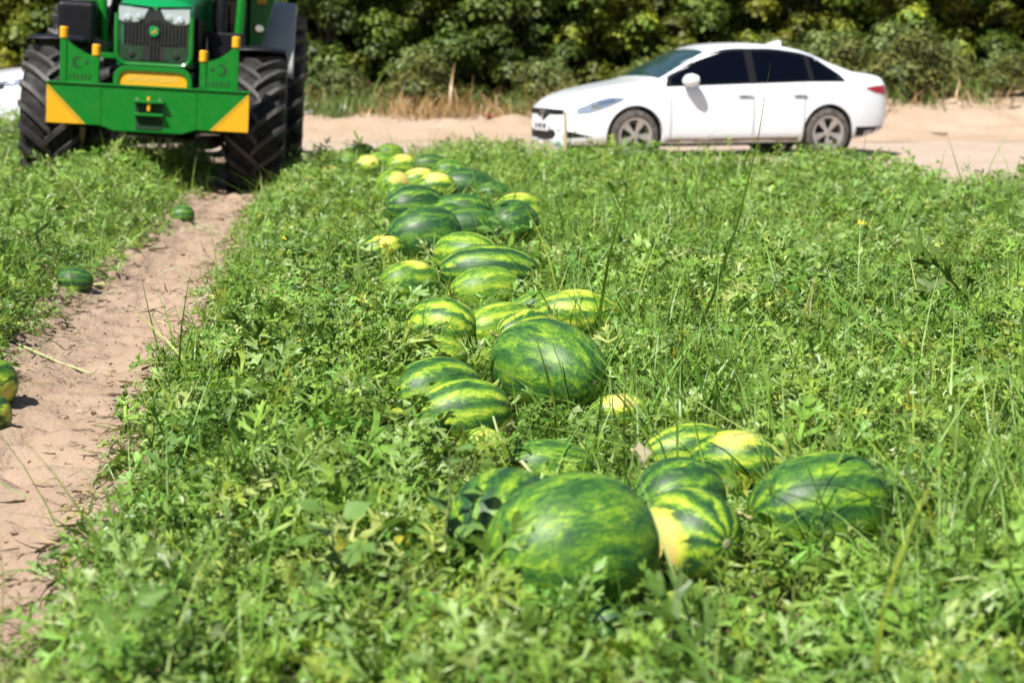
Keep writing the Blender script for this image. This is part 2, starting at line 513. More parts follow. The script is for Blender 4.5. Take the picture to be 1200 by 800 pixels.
def build_car(name, sp, loc, rotz):
    root = empty(name, loc, (0, 0, rotz))
    sh = Shell(sp)
    V, F = sh.body()
    mb = MB(); mb.add(V, F)
    body = mb.build('body', M['car_white'], root, smooth=True, sharp=50)
    # wheel arches cut out of the shell
    cutters = []
    for ax in sp['axles']:
        for sgn in (1, -1):
            c = MB().lathe([(-.22, sp['arch']), (.22, sp['arch'])], 48, 'Y').build('cutter', None, root, loc=(ax, sgn * .80, sp['wr']))
            cutters.append(c)
    bpy.context.view_layer.update()
    for c in cutters:
        bo = body.modifiers.new('arch', 'BOOLEAN'); bo.operation = 'DIFFERENCE'; bo.solver = 'EXACT'; bo.object = c
    me = bpy.data.meshes.new_from_object(body.evaluated_get(bpy.context.evaluated_depsgraph_get()))
    body.modifiers.clear(); me.materials.clear(); me.materials.append(M['car_white']); body.data = me
    me.polygons.foreach_set('use_smooth', [True] * len(me.polygons)); me.set_sharp_from_angle(angle=R(38))
    for c in cutters: bpy.data.objects.remove(c)
    for ax in sp['axles']:
        for sgn in (1, -1):
            MB().lathe([(-sgn * .20, sp['arch'] - .012), (sgn * .03, sp['arch'] - .006), (sgn * .03, sp['arch'] + .0), (-sgn * .20, sp['arch'] - .004)], 48, 'Y', close=True).build('arch_liner', M['black_trim'], root, smooth=True, loc=(ax, sgn * (.80), sp['wr']))
            car_wheel(root, (ax, sgn * (sp['tread'] - .10), sp['wr']), sgn, sp['wr'], .205, .35 + ax)
    # underfloor
    MB().box((sum(sp['axles']) / 2, 0, .21), (2.9, 1.15, .10)).build('underbody', M['black_trim'], root)
    return root, sh

SEDAN = dict(x0=2.31, x1=-2.31, axles=(1.40, -1.30), wr=.318, arch=.372, tread=.885,
    w=tab((-2.31, .30), (-2.29, .55), (-2.22, .72), (-2.05, .80), (-1.7, .865), (-1.2, .895), (0, .905), (1.0, .90), (1.5, .885), (1.85, .845), (2.05, .785), (2.2, .68), (2.28, .56), (2.31, .42)),
    bottom=tab((-2.31, .42), (-2.2, .34), (-1.8, .24), (-1.2, .20), (1.2, .20), (1.9, .20), (2.2, .20), (2.31, .25)),
    belt=tab((-2.31, .86), (-2.2, .93), (-1.7, .985), (-1.0, .965), (0, .935), (1.0, .895), (1.5, .84), (1.9, .765), (2.15, .69), (2.31, .60)),
    top=tab((-2.31, .94), (-2.26, 1.04), (-2.05, 1.09), (-1.78, 1.12), (-1.5, 1.235), (-1.15, 1.375), (-.8, 1.445), (-.3, 1.48), (.05, 1.465), (.35, 1.39), (.75, 1.20), (1.08, 1.03), (1.3, .985), (1.7, .915), (2.0, .84), (2.2, .755), (2.28, .70), (2.31, .65)),
    rail=tab((-2.31, .25), (-2.2, .60), (-1.8, .70), (-1.2, .615), (-.4, .615), (.2, .63), (.7, .68), (1.1, .74), (1.6, .70), (2.0, .60), (2.2, .50), (2.31, .32)),
    railz=tab((-2.31, .92), (-2.2, 1.02), (-1.8, 1.075), (-1.5, 1.16), (-1.15, 1.30), (-.8, 1.375), (-.3, 1.405), (.05, 1.39), (.35, 1.32), (.75, 1.13), (1.08, .985), (1.3, .95), (1.7, .875), (2.0, .80), (2.2, .72), (2.31, .63)))

def sedan():
    # front-left wheel contact and heading from the photograph; the wheels stand on the road
    yaw = R(180 + 18.5)
    fwd = Vector((math.cos(yaw), math.sin(yaw)))
    c = at_depth(830, 150, 22.7)
    root, sh = build_car('sedan_car', SEDAN, (c.x, c.y, hgt(c.x, c.y) - .008), yaw)
    tag(root, 'white four-door sedan with tinted windows parked on the dirt road', 'car')
    belt = lin((-1.52, .985), (-1.0, .985), (0, .958), (1.05, .925))
    rail = lambda x: float(spl(*SEDAN['railz'], x)) - .012
    for sgn in (1, -1):
        # dark frame band, then the panes over it
        xs = np.linspace(-1.55, .98, 48)
        def top_(x): return max(belt(x) + .004, min(rail(x), 1.385 - .16 * max(0, -x - .55) ** 1.3 - .55 * max(0, -x - 1.12) ** 1.15))
        sh.side('window_frame', xs, lambda x: belt(x) - .012, lambda x: max(belt(x), top_(x)) + .012 if -1.5 < x < .95 else belt(x) + .004, M['black_trim'], root, sgn, .004)
        for nm, a, b in (('front_window', -.16, .90), ('rear_window', -1.02, -.27), ('quarter_window', -1.44, -1.09)):
            sh.side(nm, np.linspace(a, b, 26), lambda x: belt(x) + .014, lambda x: max(belt(x) + .022, top_(x) - .020), M['car_glass'], root, sgn, .010)
        # doors: gaps as thin dark strips, handles proud of the skin
        for nm, x0_, x1_ in (('front_door', -.215, .93), ('rear_door', -1.18, -.225)):
            d = empty(nm, (0, 0, 0), (0, 0, 0), root)
            xg = x0_ if nm == 'front_door' else -.94
            sh.side('door_gap', [xg - .005, xg + .005], lambda x: .27, lambda x: belt(x) - .02, M['seam'], d, sgn, .002, 14)
            if nm == 'front_door':
                sh.side('door_gap', [x1_ - .005, x1_ + .005], lambda x: .27, lambda x: belt(x) - .06, M['seam'], d, sgn, .002, 14)
            hx = x0_ + .14 if nm == 'front_door' else -.99 + .13
            sh.side('handle_recess', np.linspace(hx - .10, hx + .10, 7), lambda x: .782 + .02 * abs(x - hx) / .1, lambda x: .832 - .02 * abs(x - hx) / .1, M['seam'], d, sgn, .001, 4)
            sh.side('door_handle', np.linspace(hx - .10, hx + .09, 7), lambda x: .806, lambda x: .830, M['car_white'], d, sgn, .028, 3)
        sh.side('sill_trim', np.linspace(-.88, .98, 20), lambda x: .20, lambda x: .268, M['sill'], root, sgn, .003, 3)
        sh.side('rear_bumper_trim', np.linspace(-2.24, -1.72, 12), lambda x: .27 + .05 * (x < -2.1), lambda x: .39, M['black_trim'], root, sgn, .004, 3)
        hl = sh.side('headlight', np.linspace(1.56, 2.13, 18), lin((1.56, .765), (1.8, .665), (2.0, .60), (2.13, .585)), lin((1.56, .785), (1.75, .795), (1.95, .735), (2.13, .655)), M['lens_head'], root, sgn, .007)
        MB().lathe([(-.012, .030), (.012, .045), (.016, .03)], 20, 'X').build('bulb', M['chrome'], hl, smooth=True, loc=(1.93, sgn * (sh.halfw(1.93, .68) - .005), .685), rot=(0, 0, sgn * R(60)))
        sh.side('lamp_reflector', np.linspace(1.68, 1.90, 8), lin((1.68, .745), (1.90, .665)), lin((1.68, .772), (1.90, .735)), M['chrome'], hl, sgn, .010, 4)
        sh.side('tail_light', np.linspace(-2.20, -1.86, 12), lin((-2.20, .80), (-2.0, .835), (-1.86, .885)), lin((-2.20, .925), (-2.0, .915), (-1.86, .892)), M['lens_tail'], root, sgn, .006)
        sh.face('fog_intake', np.linspace(sgn * .50, sgn * .80, 12), lin((-.80, .30), (-.5, .27), (.5, .27), (.80, .30)), lin((-.80, .31), (-.72, .36), (-.5, .395), (.5, .395), (.72, .36), (.80, .31)), M['black_trim'], root)
        # mirror
        mr = empty('side_mirror', (.70, sgn * .93, .985), (0, 0, 0), root)
        b = MB(); b.lathe([(-.075, .02), (-.06, .062), (-.01, .078), (.045, .066), (.078, .03)], 20, 'X')
        o = b.build('mirror_shell', M['car_white'], mr, smooth=True, loc=(0, sgn * .04, .01)); o.scale = (1.25, 1.5, 1.1)
        MB().prism([(-.06, -.05), (.05, -.05), (.02, .02), (-.04, .02)], -.1 * sgn, .02 * sgn).build('mirror_foot', M['black_trim'], mr)
    # windscreen, rear screen, front end
    sh.lid('windscreen', np.linspace(.36, 1.03, 20), lambda x: float(spl(*SEDAN['rail'], x)) - .045, M['shield_glass'], root)
    sh.lid('rear_screen', np.linspace(-1.70, -1.18, 14), lambda x: float(spl(*SEDAN['rail'], x)) - .06, M['car_glass'], root)
    gl = empty('grille', (0, 0, 0), (0, 0, 0), root)
    sh.face('grille_bar', np.linspace(-.60, .60, 31), lambda y: .575 - .085 * max(0, 1 - abs(y) / .24), lambda y: .645 - .012 * abs(y), M['black_trim'], gl)
    bx = sh.frontx(0, .585) + .018
    MB().prism([(0, .075), (.055, 0), (0, -.075), (-.055, 0), (0, .075 - 1e-4)], 0, .01, 'X').build('diamond_badge', M['chrome'], gl, loc=(bx, 0, .585))
    MB().prism([(0, .035), (.026, 0), (0, -.035), (-.026, 0)], 0, .004, 'X').build('badge_hole', M['black_trim'], gl, loc=(bx + .01, 0, .585))
    sh.face('lower_intake', np.linspace(-.44, .44, 21), lambda y: .25 + .02 * (abs(y) > .4), lambda y: .385 - .05 * (abs(y) > .4), M['black_trim'], root)
    sh.face('front_lip', np.linspace(-.60, .60, 21), lambda y: .205, lambda y: .245, M['car_white'], root, 1, .035)
    px = sh.frontx(.26, .43) + .03
    pl = MB().box((0, 0, 0), (.012, .52, .115)).build('number_plate', M['plate_white'], root, loc=(px, 0, .425))
    for k, yy in enumerate((-.19, -.15, -.07, -.03, .01, .09, .13, .17)):
        MB().box((0, 0, 0), (.004, .024, .062)).build('plate_character', M['black_trim'], pl, loc=(.008, yy, 0))
        fin = MB().add([(-.80, .03, 1.455), (-.80, -.03, 1.455), (-1.02, .03, 1.415), (-1.02, -.03, 1.415), (-1.0, .004, 1.515), (-1.0, -.004, 1.515), (-1.03, .004, 1.50), (-1.03, -.004, 1.50)],
                   [(0, 1, 5, 4), (0, 4, 6, 2), (1, 3, 7, 5), (4, 5, 7, 6), (2, 6, 7, 3), (0, 2, 3, 1)])
    fin.build('roof_fin', M['car_white'], root, smooth=False)
    return root
sedan()

SUV = dict(x0=2.20, x1=-2.20, axles=(1.34, -1.32), wr=.352, arch=.41, tread=.90,
    w=tab((-2.20, .40), (-2.15, .70), (-2.0, .84), (-1.5, .90), (0, .92), (1.0, .92), (1.5, .91), (1.8, .87), (2.0, .78), (2.12, .64), (2.18, .48), (2.20, .34)),
    bottom=tab((-2.20, .42), (-2.0, .34), (-1.2, .26), (1.2, .26), (1.9, .27), (2.20, .34)),
    belt=tab((-2.20, 1.0), (-2.0, 1.10), (-1.0, 1.10), (0, 1.08), (1.0, 1.05), (1.5, 1.01), (1.9, .95), (2.1, .87), (2.20, .76)),
    top=tab((-2.20, 1.10), (-2.12, 1.28), (-1.9, 1.52), (-1.5, 1.63), (-.8, 1.67), (-.2, 1.67), (.1, 1.63), (.45, 1.48), (.8, 1.29), (1.05, 1.17), (1.3, 1.13), (1.7, 1.09), (2.0, 1.02), (2.13, .93), (2.20, .82)),
    rail=tab((-2.20, .3), (-2.1, .62), (-1.8, .66), (-1.2, .66), (-.2, .67), (.5, .72), (1.05, .80), (1.6, .76), (2.0, .62), (2.20, .24)),
    railz=tab((-2.20, 1.06), (-2.12, 1.2), (-1.9, 1.44), (-1.5, 1.56), (-.8, 1.60), (-.2, 1.60), (.1, 1.55), (.45, 1.40), (.8, 1.22), (1.05, 1.12), (1.3, 1.085), (1.7, 1.045), (2.0, .985), (2.20, .80)))
for k_ in ('w', 'bottom', 'belt', 'top', 'rail', 'railz'): SUV[k_] = ([x * .8 if x < 0 else x for x in SUV[k_][0]], SUV[k_][1])
SUV['x1'] *= .8; SUV['axles'] = (1.34, -1.06)
def suv():
    yaw = R(180 + 30)
    c = at_depth(-18, 120, 21.0)
    fx, fy = math.cos(yaw), math.sin(yaw)
    x, y = c.x - fx * 2.05, c.y - fy * 2.05
    root, sh = build_car('crossover_car', SUV, (x, y, hgt(x, y) - .008), yaw)
    tag(root, 'white crossover car half hidden behind the green tractor', 'car')
    belt = lin((-1.9, 1.15), (-1.0, 1.13), (0, 1.11), (1.05, 1.09))
    rail = lambda x: float(spl(*SUV['railz'], x)) - .012
    for sgn in (1, -1):
        for nm, a, b in (('front_window', -.12, .95), ('rear_window', -.84, -.2), ('quarter_window', -1.40, -.92)):
            sh.side(nm, np.linspace(a, b, 20), lambda x: belt(x) + .01, lambda x: max(belt(x) + .018, rail(x) - .02), M['car_glass'], root, sgn, .006)
        sh.side('sill_cladding', np.linspace(-.62, .88, 20), lambda x: .265, lambda x: .36, M['black_trim'], root, sgn, .006, 3)
        sh.face('headlight', np.linspace(sgn * .42, sgn * .80, 14), lin((-.80, .93), (-.42, .85), (.42, .85), (.80, .93)), lin((-.80, .965), (-.42, .90), (.42, .90), (.80, .965)), M['lens_head'], root, 1, .008)
        sh.face('headlight_surround', np.linspace(sgn * .40, sgn * .77, 14), lin((-.77, .86), (-.40, .74), (.40, .74), (.77, .86)), lin((-.77, .925), (-.40, .845), (.40, .845), (.77, .925)), M['black_trim'], root, 1, .006)
        sh.face('daytime_lamp', np.linspace(sgn * .44, sgn * .62, 8), lambda y: .765 + .2 * (abs(y) - .44), lambda y: .80 + .2 * (abs(y) - .44), M['chrome'], root, 1, .014)
        sh.face('fog_intake', np.linspace(sgn * .48, sgn * .70, 8), lambda y: .50, lambda y: .66, M['black_trim'], root, 1, .006)
        sh.side('headlight_wrap', np.linspace(1.50, 1.98, 12), lin((1.50, .985), (1.98, .885)), lin((1.50, 1.0), (1.75, .985), (1.98, .95)), M['lens_head'], root, sgn, .008)
        sh.side('door_gap', [-.205, -.195], lambda x: .36, lambda x: belt(x) - .02, M['seam'], root, sgn, .002, 10)
        sh.side('tail_light', np.linspace(-1.68, -1.5, 8), lambda x: .98, lambda x: 1.08, M['lens_tail'], root, sgn, .006)
        mr = empty('side_mirror', (.78, sgn * .97, 1.14), (0, 0, 0), root)
        o = MB().lathe([(-.08, .02), (-.06, .07), (0, .085), (.05, .07), (.085, .03)], 20, 'X').build('mirror_shell', M['car_white'], mr, smooth=True, loc=(0, sgn * .04, .01)); o.scale = (.9, 1.3, 1)
    sh.lid('windscreen', np.linspace(.25, 1.0, 16), lambda x: float(spl(*SUV['rail'], x)) - .05, M['shield_glass'], root)
    sh.face('grille', np.linspace(-.38, .38, 15), lambda y: .62, lambda y: .84, M['black_trim'], root)
    sh.face('lower_intake', np.linspace(-.44, .44, 15), lambda y: .40, lambda y: .50, M['black_trim'], root)
    return root
suv()
# ================================================================ tractor
M['tr_green'] = plain('tractor_green', (.001, .150, .012), .30, coat=.12, spec=.3, var=.05, dust=.03)
M['tr_hood'] = plain('hood_green', (.002, .22, .055), .16, coat=.7, var=.03)
M['tr_yellow'] = plain('warning_yellow', (.66, .33, .006), .4, var=.04)
M['tr_yellow_dark'] = plain('warning_yellow_line', (.48, .27, .01), .45)
M['tr_black'] = plain('tractor_black', (.007, .007, .009), .40, spec=.22, var=.3)
M['tr_grey'] = plain('grille_grey', (.022, .023, .023), .55, spec=.25, var=.2)
M['tr_tyre'] = plain('tractor_rubber', (.010, .0095, .0105), .7, spec=.2, dust=.25, dustc=(.13, .11, .10))
M['tr_lug'] = plain('lug_rubber', (.022, .021, .022), .55, dust=.32, dustc=(.16, .13, .11))
M['tr_fender'] = plain('fender_grey', (.30, .30, .30), .55)
M['tr_glass'] = plain('cab_glass', (.012, .018, .022), .05, spec=.8)
M['lamp_glass'] = plain('lamp_reflector', (.62, .70, .74), .16, metal=.6, var=.3)
M['cut'] = plain('cut_out_dark', (.004, .03, .008), .8)  # dark colour standing in for the shade inside openings
M['plate_mark'] = plain('faded_lettering', (.56, .46, .10), .6)
M['rim_yellow'] = plain('rim_yellow', (.70, .42, .015), .45, dust=.3)

def tractor():
    d = 16.35
    c = at_depth(183, 217, d)
    root = empty('tractor', (c.x, c.y, .012), (0, R(3.3), R(6.3)))
    tag(root, 'green farm tractor with yellow-cornered front weight standing astride the vine bed', 'tractor')
    G, B = M['tr_green'], M['tr_black']

    def wheel(x, y, r, w, n, lug_h):
        wh = empty('wheel', (x, y, r), (0, 0, 0), root)
        h = w / 2; ri = r * .54; rb = r - lug_h
        MB().lathe([(-h * .78, ri), (-h * .95, ri + .05), (-h * 1.0, (ri + rb) / 2), (-h * .93, rb - .07), (-h * .80, rb - .025), (-h * .4, rb - .004), (0, rb), (h * .4, rb - .004), (h * .80, rb - .025), (h * .93, rb - .07), (h, (ri + rb) / 2), (h * .95, ri + .05), (h * .78, ri)], 56, 'X', close=True).build('tyre', M['tr_tyre'], wh, smooth=True)
        MB().lathe([(-h * .80, ri), (-h * .80, ri - .025), (-h * .5, ri - .05), (0, ri - .07), (.05, .12), (.09, .12), (.09, .0), (-.04, .0), (0, ri - .10), (h * .5, ri - .05), (h * .80, ri - .025), (h * .80, ri)], 48, 'X').build('rim', M['rim_yellow'], wh, smooth=True)
        # one lug for each side of the tread, turned round the axle
        meshes = []
        for sg in (1, -1):
            K = 8; V = []; F = []
            for i in range(K + 1):
                t = i / K
                xx = sg * (-.03 + (h * 1.0 + .03) * t)
                ang = .42 * t ** .85 * (.66 / r) * (w / .54)
                surf = rb - .03 * max(0, (t - .72) / .28) ** 1.5
                hw = (.028 + .012 * (1 - t)) / r
                for da, dr in ((-hw * 1.25, -.012), (-hw * .8, lug_h * (1 - .10 * t)), (hw * .8, lug_h * (1 - .10 * t)), (hw * 1.25, -.012)):
                    A = ang + da; rr = surf + dr
                    V.append((xx, -math.cos(A) * rr, math.sin(A) * rr))
            # shoulder: the lug folds down the side wall
            for da, dr in ((-hw * 1.25, -.09), (-hw * .8, -.085), (hw * .8, -.085), (hw * 1.25, -.09)):
                A = ang + .05 + da; V.append((sg * h * 1.015, -math.cos(A) * (surf + dr), math.sin(A) * (surf + dr)))
            K += 1
            for i in range(K):
                for k in range(3): F.append((i * 4 + k, i * 4 + k + 1, (i + 1) * 4 + k + 1, (i + 1) * 4 + k))
                F.append((i * 4 + 3, i * 4, (i + 1) * 4, (i + 1) * 4 + 3))
            F += [(0, 1, 2, 3), tuple(range(4 * K, 4 * K + 4))]
            me = mesh_from('tread_lug', V, F, False)
            bm = bmesh.new(); bm.from_mesh(me); bmesh.ops.recalc_face_normals(bm, faces=bm.faces); bm.to_mesh(me); bm.free()
            me.materials.append(M['tr_lug']); meshes.append(me)
        for k in range(n):
            for s, me in enumerate(meshes):
                o = put('tread_lug', me, None, wh); o.rotation_euler = (2 * math.pi * (k + s * .5) / n + .07, 0, 0)
        return wh
    for sx in (-1, 1):
        wheel(sx * .93, 0, .66, .54, 19, .048)
        wheel(sx * 1.02, 2.65, .90, .64, 22, .055)
    MB().tube([(-.72, 0, .66), (.72, 0, .66)], .11, 12).box((0, 0, .68), (.5, .35, .22)).build('front_axle', B, root, bevel=.02)
    MB().tube([(-.75, 2.65, .90), (.75, 2.65, .90)], .17, 14).box((0, 2.5, .90), (.6, .7, .55)).build('rear_axle', B, root, bevel=.02)
    MB().box((0, .6, .88), (.46, 2.2, .52)).box((0, 1.9, .95), (.5, 1.0, .5)).box((.15, 1.2, .55), (.3, .8, .2)).build('engine_block', B, root, bevel=.03)

    # ---- front weight: box beam with uprights
    yb = -.98
    fw = empty('front_weight', (0, yb, .975), (0, 0, 0), root)
    L, H = .89, .355
    MB().prism([(-L, -H), (-.42, -H - .004), (-.30, -H - .045), (.30, -H - .045), (.42, -H - .004), (L, -H), (L, 0), (-L, 0)], 0, .20).build('beam', G, fw, bevel=.008)
    MB().box((0, .10, .006), (2 * L + .012, .23, .016)).build('beam_flange', G, fw, bevel=.004)
    for sx in (-1, 1):
        tri = [(sx * (L - .003), -H + .004), (sx * (L - .003), -.035), (sx * (L - .30), -H + .004)]
        MB().prism(tri, -.004, -.0005).build('warning_triangle', M['tr_yellow'], fw)
        q = [(sx * (L - .003), -.031), (sx * (L - .003), -.004), (sx * (L - .345), -H + .004), (sx * (L - .304), -H + .004)]
        MB().prism(q, -.004, -.0005).build('warning_stripe', M['tr_yellow_dark'], fw)
        up = empty('upright', (0, .06, .014), (0, 0, 0), fw)
        xo, xi = sx * .785, sx * .440
        pl = [(xi, 0), (xo, 0), (xo, .385)]
        for i in range(9):
            a = i / 8; xx = xo - sx * .055 + (xi + sx * .03 - xo + sx * .055) * a
            pl.append((xx, .375 - .135 * math.sin(a * math.pi / 2) ** .9 - .0 * a))
        pl.append((xi, .245))
        MB().prism(pl, 0, .03).build('upright_plate', G, up)
        for xx, zz in ((xo - sx * .03, .385), (xi + sx * .03, .245)):
            MB().box((xx, .015, zz / 2), (.055, .05, zz)).build('post', G, up, bevel=.005)
            MB().lathe([(zz - .006, .030), (zz, .038), (zz + .085, .038), (zz + .095, .030)], 18, 'Z', c=(xx, .015, 0)).build('yellow_cap', M['tr_yellow'], up, smooth=True)
        # crescent, star and lettering as dark shapes laid on the plate for shaded cut-outs
        cx = (xo + xi) / 2 + sx * .015; cres = []
        for i in range(15):
            a = R(-125 + 250 * i / 14); cres.append((cx + sx * .050 * math.cos(a), .175 + .050 * math.sin(a)))
        for i in range(15):
            a = R(112 - 224 * i / 14); cres.append((cx - sx * .014 + sx * .040 * math.cos(a), .175 + .041 * math.sin(a)))
        MB().prism(cres, -.003, -.0004).build('crescent_cut', M['cut'], up)
        st = []
        for i in range(10):
            rr = .022 if i % 2 == 0 else .009; a = R(36 * i)
            st.append((cx - sx * .075 + rr * math.cos(a), .175 + rr * math.sin(a)))
        MB().prism(st, -.003, -.0004).build('star_cut', M['cut'], up)
        for i in range(6):
            xx = (xo + xi) / 2 - .085 + i * .034
            mb = MB().box((xx, -.0018, .045), (.010, .0028, .046))
            if i % 2: mb.box((xx + .010, -.0018, .062), (.012, .0028, .010))
            mb.build('cut_letter', M['cut'], up)
    for xx in (-.42, .42):
        MB().box((xx, -.003, -H / 2), (.010, .006, H - .02)).build('weld_seam', M['tr_green'], fw, bevel=.002)
    for xx in (-.80, -.44, .44, .80):
        MB().lathe([(0, .017), (.012, .017), (.016, .010)], 6, 'Z').build('flange_bolt', M['tr_grey'], fw, loc=(xx, .045, .014))
    # hitch jaw in the middle of the beam
    hj = empty('hitch_jaw', (.01, -.001, -.155), (0, 0, 0), fw)
    MB().box((0, -.035, .03), (.27, .07, .026)).build('jaw_upper', G, hj, bevel=.006)
    MB().box((0, -.030, -.085), (.26, .06, .026)).build('jaw_lower', G, hj, bevel=.006)
    MB().box((0, -.003, -.03), (.24, .006, .09)).box((0, -.003, -.16), (.23, .006, .11)).build('jaw_mouth', M['cut'], hj)
    MB().tube([(0, -.04, -.05), (0, -.04, .075)], .016, 10).build('hitch_pin', M['tr_yellow'], hj, smooth=True)
    for sx in (-1, 1): MB().lathe([(0, .016), (.014, .016), (.018, .01)], 10, 'Z').build('bolt', M['chrome'], hj, smooth=True, loc=(sx * .10, -.035, .044))
    # rounded cowl with a yellow name plate on top of the beam
    cw = empty('name_plate', (.03, .03, .016), (0, 0, 0), fw)
    def arch(w, h, r):
        P = [(-w, 0)]
        for i in range(7): a = R(180 - 15 * i); P.append((-w + r + r * math.cos(a), h - r + r * math.sin(a)))
        for i in range(7): a = R(90 - 15 * i); P.append((w - r + r * math.cos(a), h - r + r * math.sin(a)))
        return P + [(w, 0)]
    o_, i_ = arch(.345, .165, .11), arch(.300, .125, .085)
    n = len(o_); mb = MB()
    V = [(x, 0, z) for x, z in o_] + [(x, 0, z) for x, z in i_] + [(x, .16, z) for x, z in o_] + [(x, .16, z) for x, z in i_]
    F = []
    for k in range(n - 1): F += [(k, k + 1, n + k + 1, n + k), (2 * n + k, 3 * n + k, 3 * n + k + 1, 2 * n + k + 1), (k, 2 * n + k, 2 * n + k + 1, k + 1), (n + k, n + k + 1, 3 * n + k + 1, 3 * n + k)]
    F += [(0, n, 3 * n, 2 * n), (n - 1, 3 * n - 1, 4 * n - 1, 2 * n - 1)]
    mb.add(V, F); mb.build('plate_frame', G, cw, bevel=.004)
    MB().prism(i_, .02, .05).build('yellow_panel', M['tr_yellow'], cw)
    for i in range(9):
        xx = -.2 + i * .05
        mb = MB().box((xx - .012, .018, .062), (.008, .004, .055)).box((xx + .012, .018, .062), (.008, .004, .055)).box((xx, .018, (.038, .062, .086)[i % 3]), (.024, .004, .009))
        mb.build('panel_letter', M['plate_mark'], cw)
    # carrier arms to the front frame
    MB().box((-.28, .45, -.15), (.06, .75, .16)).box((.28, .45, -.15), (.06, .75, .16)).box((0, .40, -.38), (.42, .5, .12)).build('carrier', B, fw, bevel=.01)

    # ---- hood and nose
    hd = empty('hood', (.0, -.56, 0), (0, 0, 0), root)
    st = [(0.0, .300, 1.70, .055), (.05, .335, 1.745, .06), (.20, .345, 1.80, .07), (.9, .365, 1.88, .08), (1.75, .40, 1.96, .09)]
    V = []; F = []; prof_n = 0
    for y, w, zt, rr in st:
        P = [(-w, 1.16), (-w, zt - .12)]
        for i in range(1, 8): a = R(180 - 90 * i / 8); P.append((-w + .14 + .14 * math.cos(a), zt - .12 + .10 * math.sin(a)))
        P += [(-w * .35, zt - .005), (0, zt)]
        P = P + [(-a, b) for a, b in P[-2::-1]]
        prof_n = len(P); V += [(a, y, b) for a, b in P]
    for i in range(len(st) - 1):
        for k in range(prof_n - 1): F.append((i * prof_n + k, i * prof_n + k + 1, (i + 1) * prof_n + k + 1, (i + 1) * prof_n + k))
        F.append((i * prof_n + prof_n - 1, i * prof_n, (i + 1) * prof_n, (i + 1) * prof_n + prof_n - 1))
    F += [tuple(range(prof_n)), tuple(range((len(st) - 1) * prof_n, len(st) * prof_n))]
    MB().add(V, F).build('hood_cover', M['tr_hood'], hd, smooth=True, sharp=40)
    MB().box((0, -.012, 1.44), (.56, .022, .46)).build('grille_panel', M['tr_grey'], hd, bevel=.006)
    ribs = MB()
    for i in range(17):
        xx = -.264 + i * .033
        if abs(xx) > .06: ribs.box((xx, -.028, 1.475 if abs(xx) > .20 else 1.46), (.014, .014, .20))
        else: ribs.box((xx, -.03, 1.40), (.012, .014, .36))
    tag(ribs.build('grille_rib', M['tr_grey'], hd), kind='stuff')
    # green lip round the lower grille
    lip = [Vector((-.335, -.01, 1.62))] + [Vector((-.335 + .10 * (1 - math.cos(R(a))), -.022, 1.27 - .10 * math.sin(R(a)))) for a in range(0, 91, 15)]
    lip += [Vector((-p.x, p.y, p.z)) for p in lip[::-1]]
    MB().tube(lip, .022, 8).build('grille_lip', G, hd, smooth=True)
    for sx in (-1, 1):
        # angular headlights under the hood edge
        P = [(sx * .315, 1.695), (sx * .05, 1.675), (sx * .095, 1.585), (sx * .16, 1.545), (sx * .26, 1.54), (sx * .318, 1.565)]
        hl = MB().prism(P, -.030, .01).build('headlight', M['lamp_glass'], hd, bevel=.006)
        for bx, bz, br in ((.135, 1.60, .028), (.235, 1.585, .034)):
            MB().lathe([(-.012, br * .6), (0, br), (.006, br)], 16, 'Y').build('reflector', M['lamp_glass'], hl, smooth=True, loc=(sx * bx, -.034, bz))
        Q = [(sx * .335, 1.715), (sx * .02, 1.695), (sx * .02, 1.68), (sx * .335, 1.70)]
        MB().prism(Q, -.036, .0).build('lamp_brow', B, hd)
        PO = [(sx * .315, 1.345), (sx * .10, 1.335), (sx * .10, 1.235), (sx * .14, 1.20), (sx * .315, 1.215)]
        pk = MB().prism(PO, -.026, .0).build('air_pocket', M['cut'], hd)
        MB().lathe([(-.008, .022), (0, .03)], 14, 'Y').build('fog_lamp', M['tr_grey'], pk, smooth=True, loc=(sx * .20, -.03, 1.265))
        MB().box((sx * .372, .75, 1.42), (.02, 1.1, .40)).build('side_grille', B, hd)
    bd = MB().prism([(-.035, .04), (-.045, .01), (-.04, -.03), (0, -.05), (.04, -.03), (.045, .01), (.035, .04), (0, .05)], -.012, .0).build('badge', M['tr_hood'], hd, bevel=.003, loc=(0, -.038, 1.475))
    MB().prism([(-.026, -.014), (-.01, .002), (.004, .004), (.012, .022), (.026, .018), (.014, .0), (.026, -.018), (.004, -.008), (-.012, -.024)], -.003, .0).build('badge_emblem', M['tr_yellow_dark'], bd, loc=(0, -.0125, 0))

    for sx in (-1, 1):
        for k in range(2):
            MB().tube([(sx * (.36 + .05 * k), -.35, 1.10 - .05 * k), (sx * (.46 + .05 * k), -.30, .98), (sx * (.56 + .04 * k), -.12, .88), (sx * (.66 + .03 * k), .0, .80)], .014, 7).build('hydraulic_hose', B, root, smooth=True)
        MB().tube([(sx * .30, -.05, .70), (sx * .74, -.10, .72)], [.035, .022], 10).build('steering_ram', M['chrome'], root, smooth=True)
    # ---- frame cross member, front fenders
    for sx in (-1, 1):
        MB().box((sx * .44, -.15, 1.235), (.23, .05, .05)).build('frame_arm', G, root, bevel=.006)
        MB().tube([(sx * .40, -.2, 1.05), (sx * .62, -.12, 1.0)], [.09, .075], 12).box((sx * .40, .1, 1.0), (.14, .4, .30)).build('axle_bracket', M['tr_grey'], root, bevel=.01)
        V = []; F = []; rf = .735
        K = 12
        for i in range(K + 1):
            a = R(72 + 70 * i / K)
            for xx, dr in ((-.26, -.045), (-.25, 0), (.0, .012), (.25, 0), (.26, -.045)):
                V.append((sx * .93 + xx, -math.cos(a) * (rf + dr), .66 + math.sin(a) * (rf + dr)))
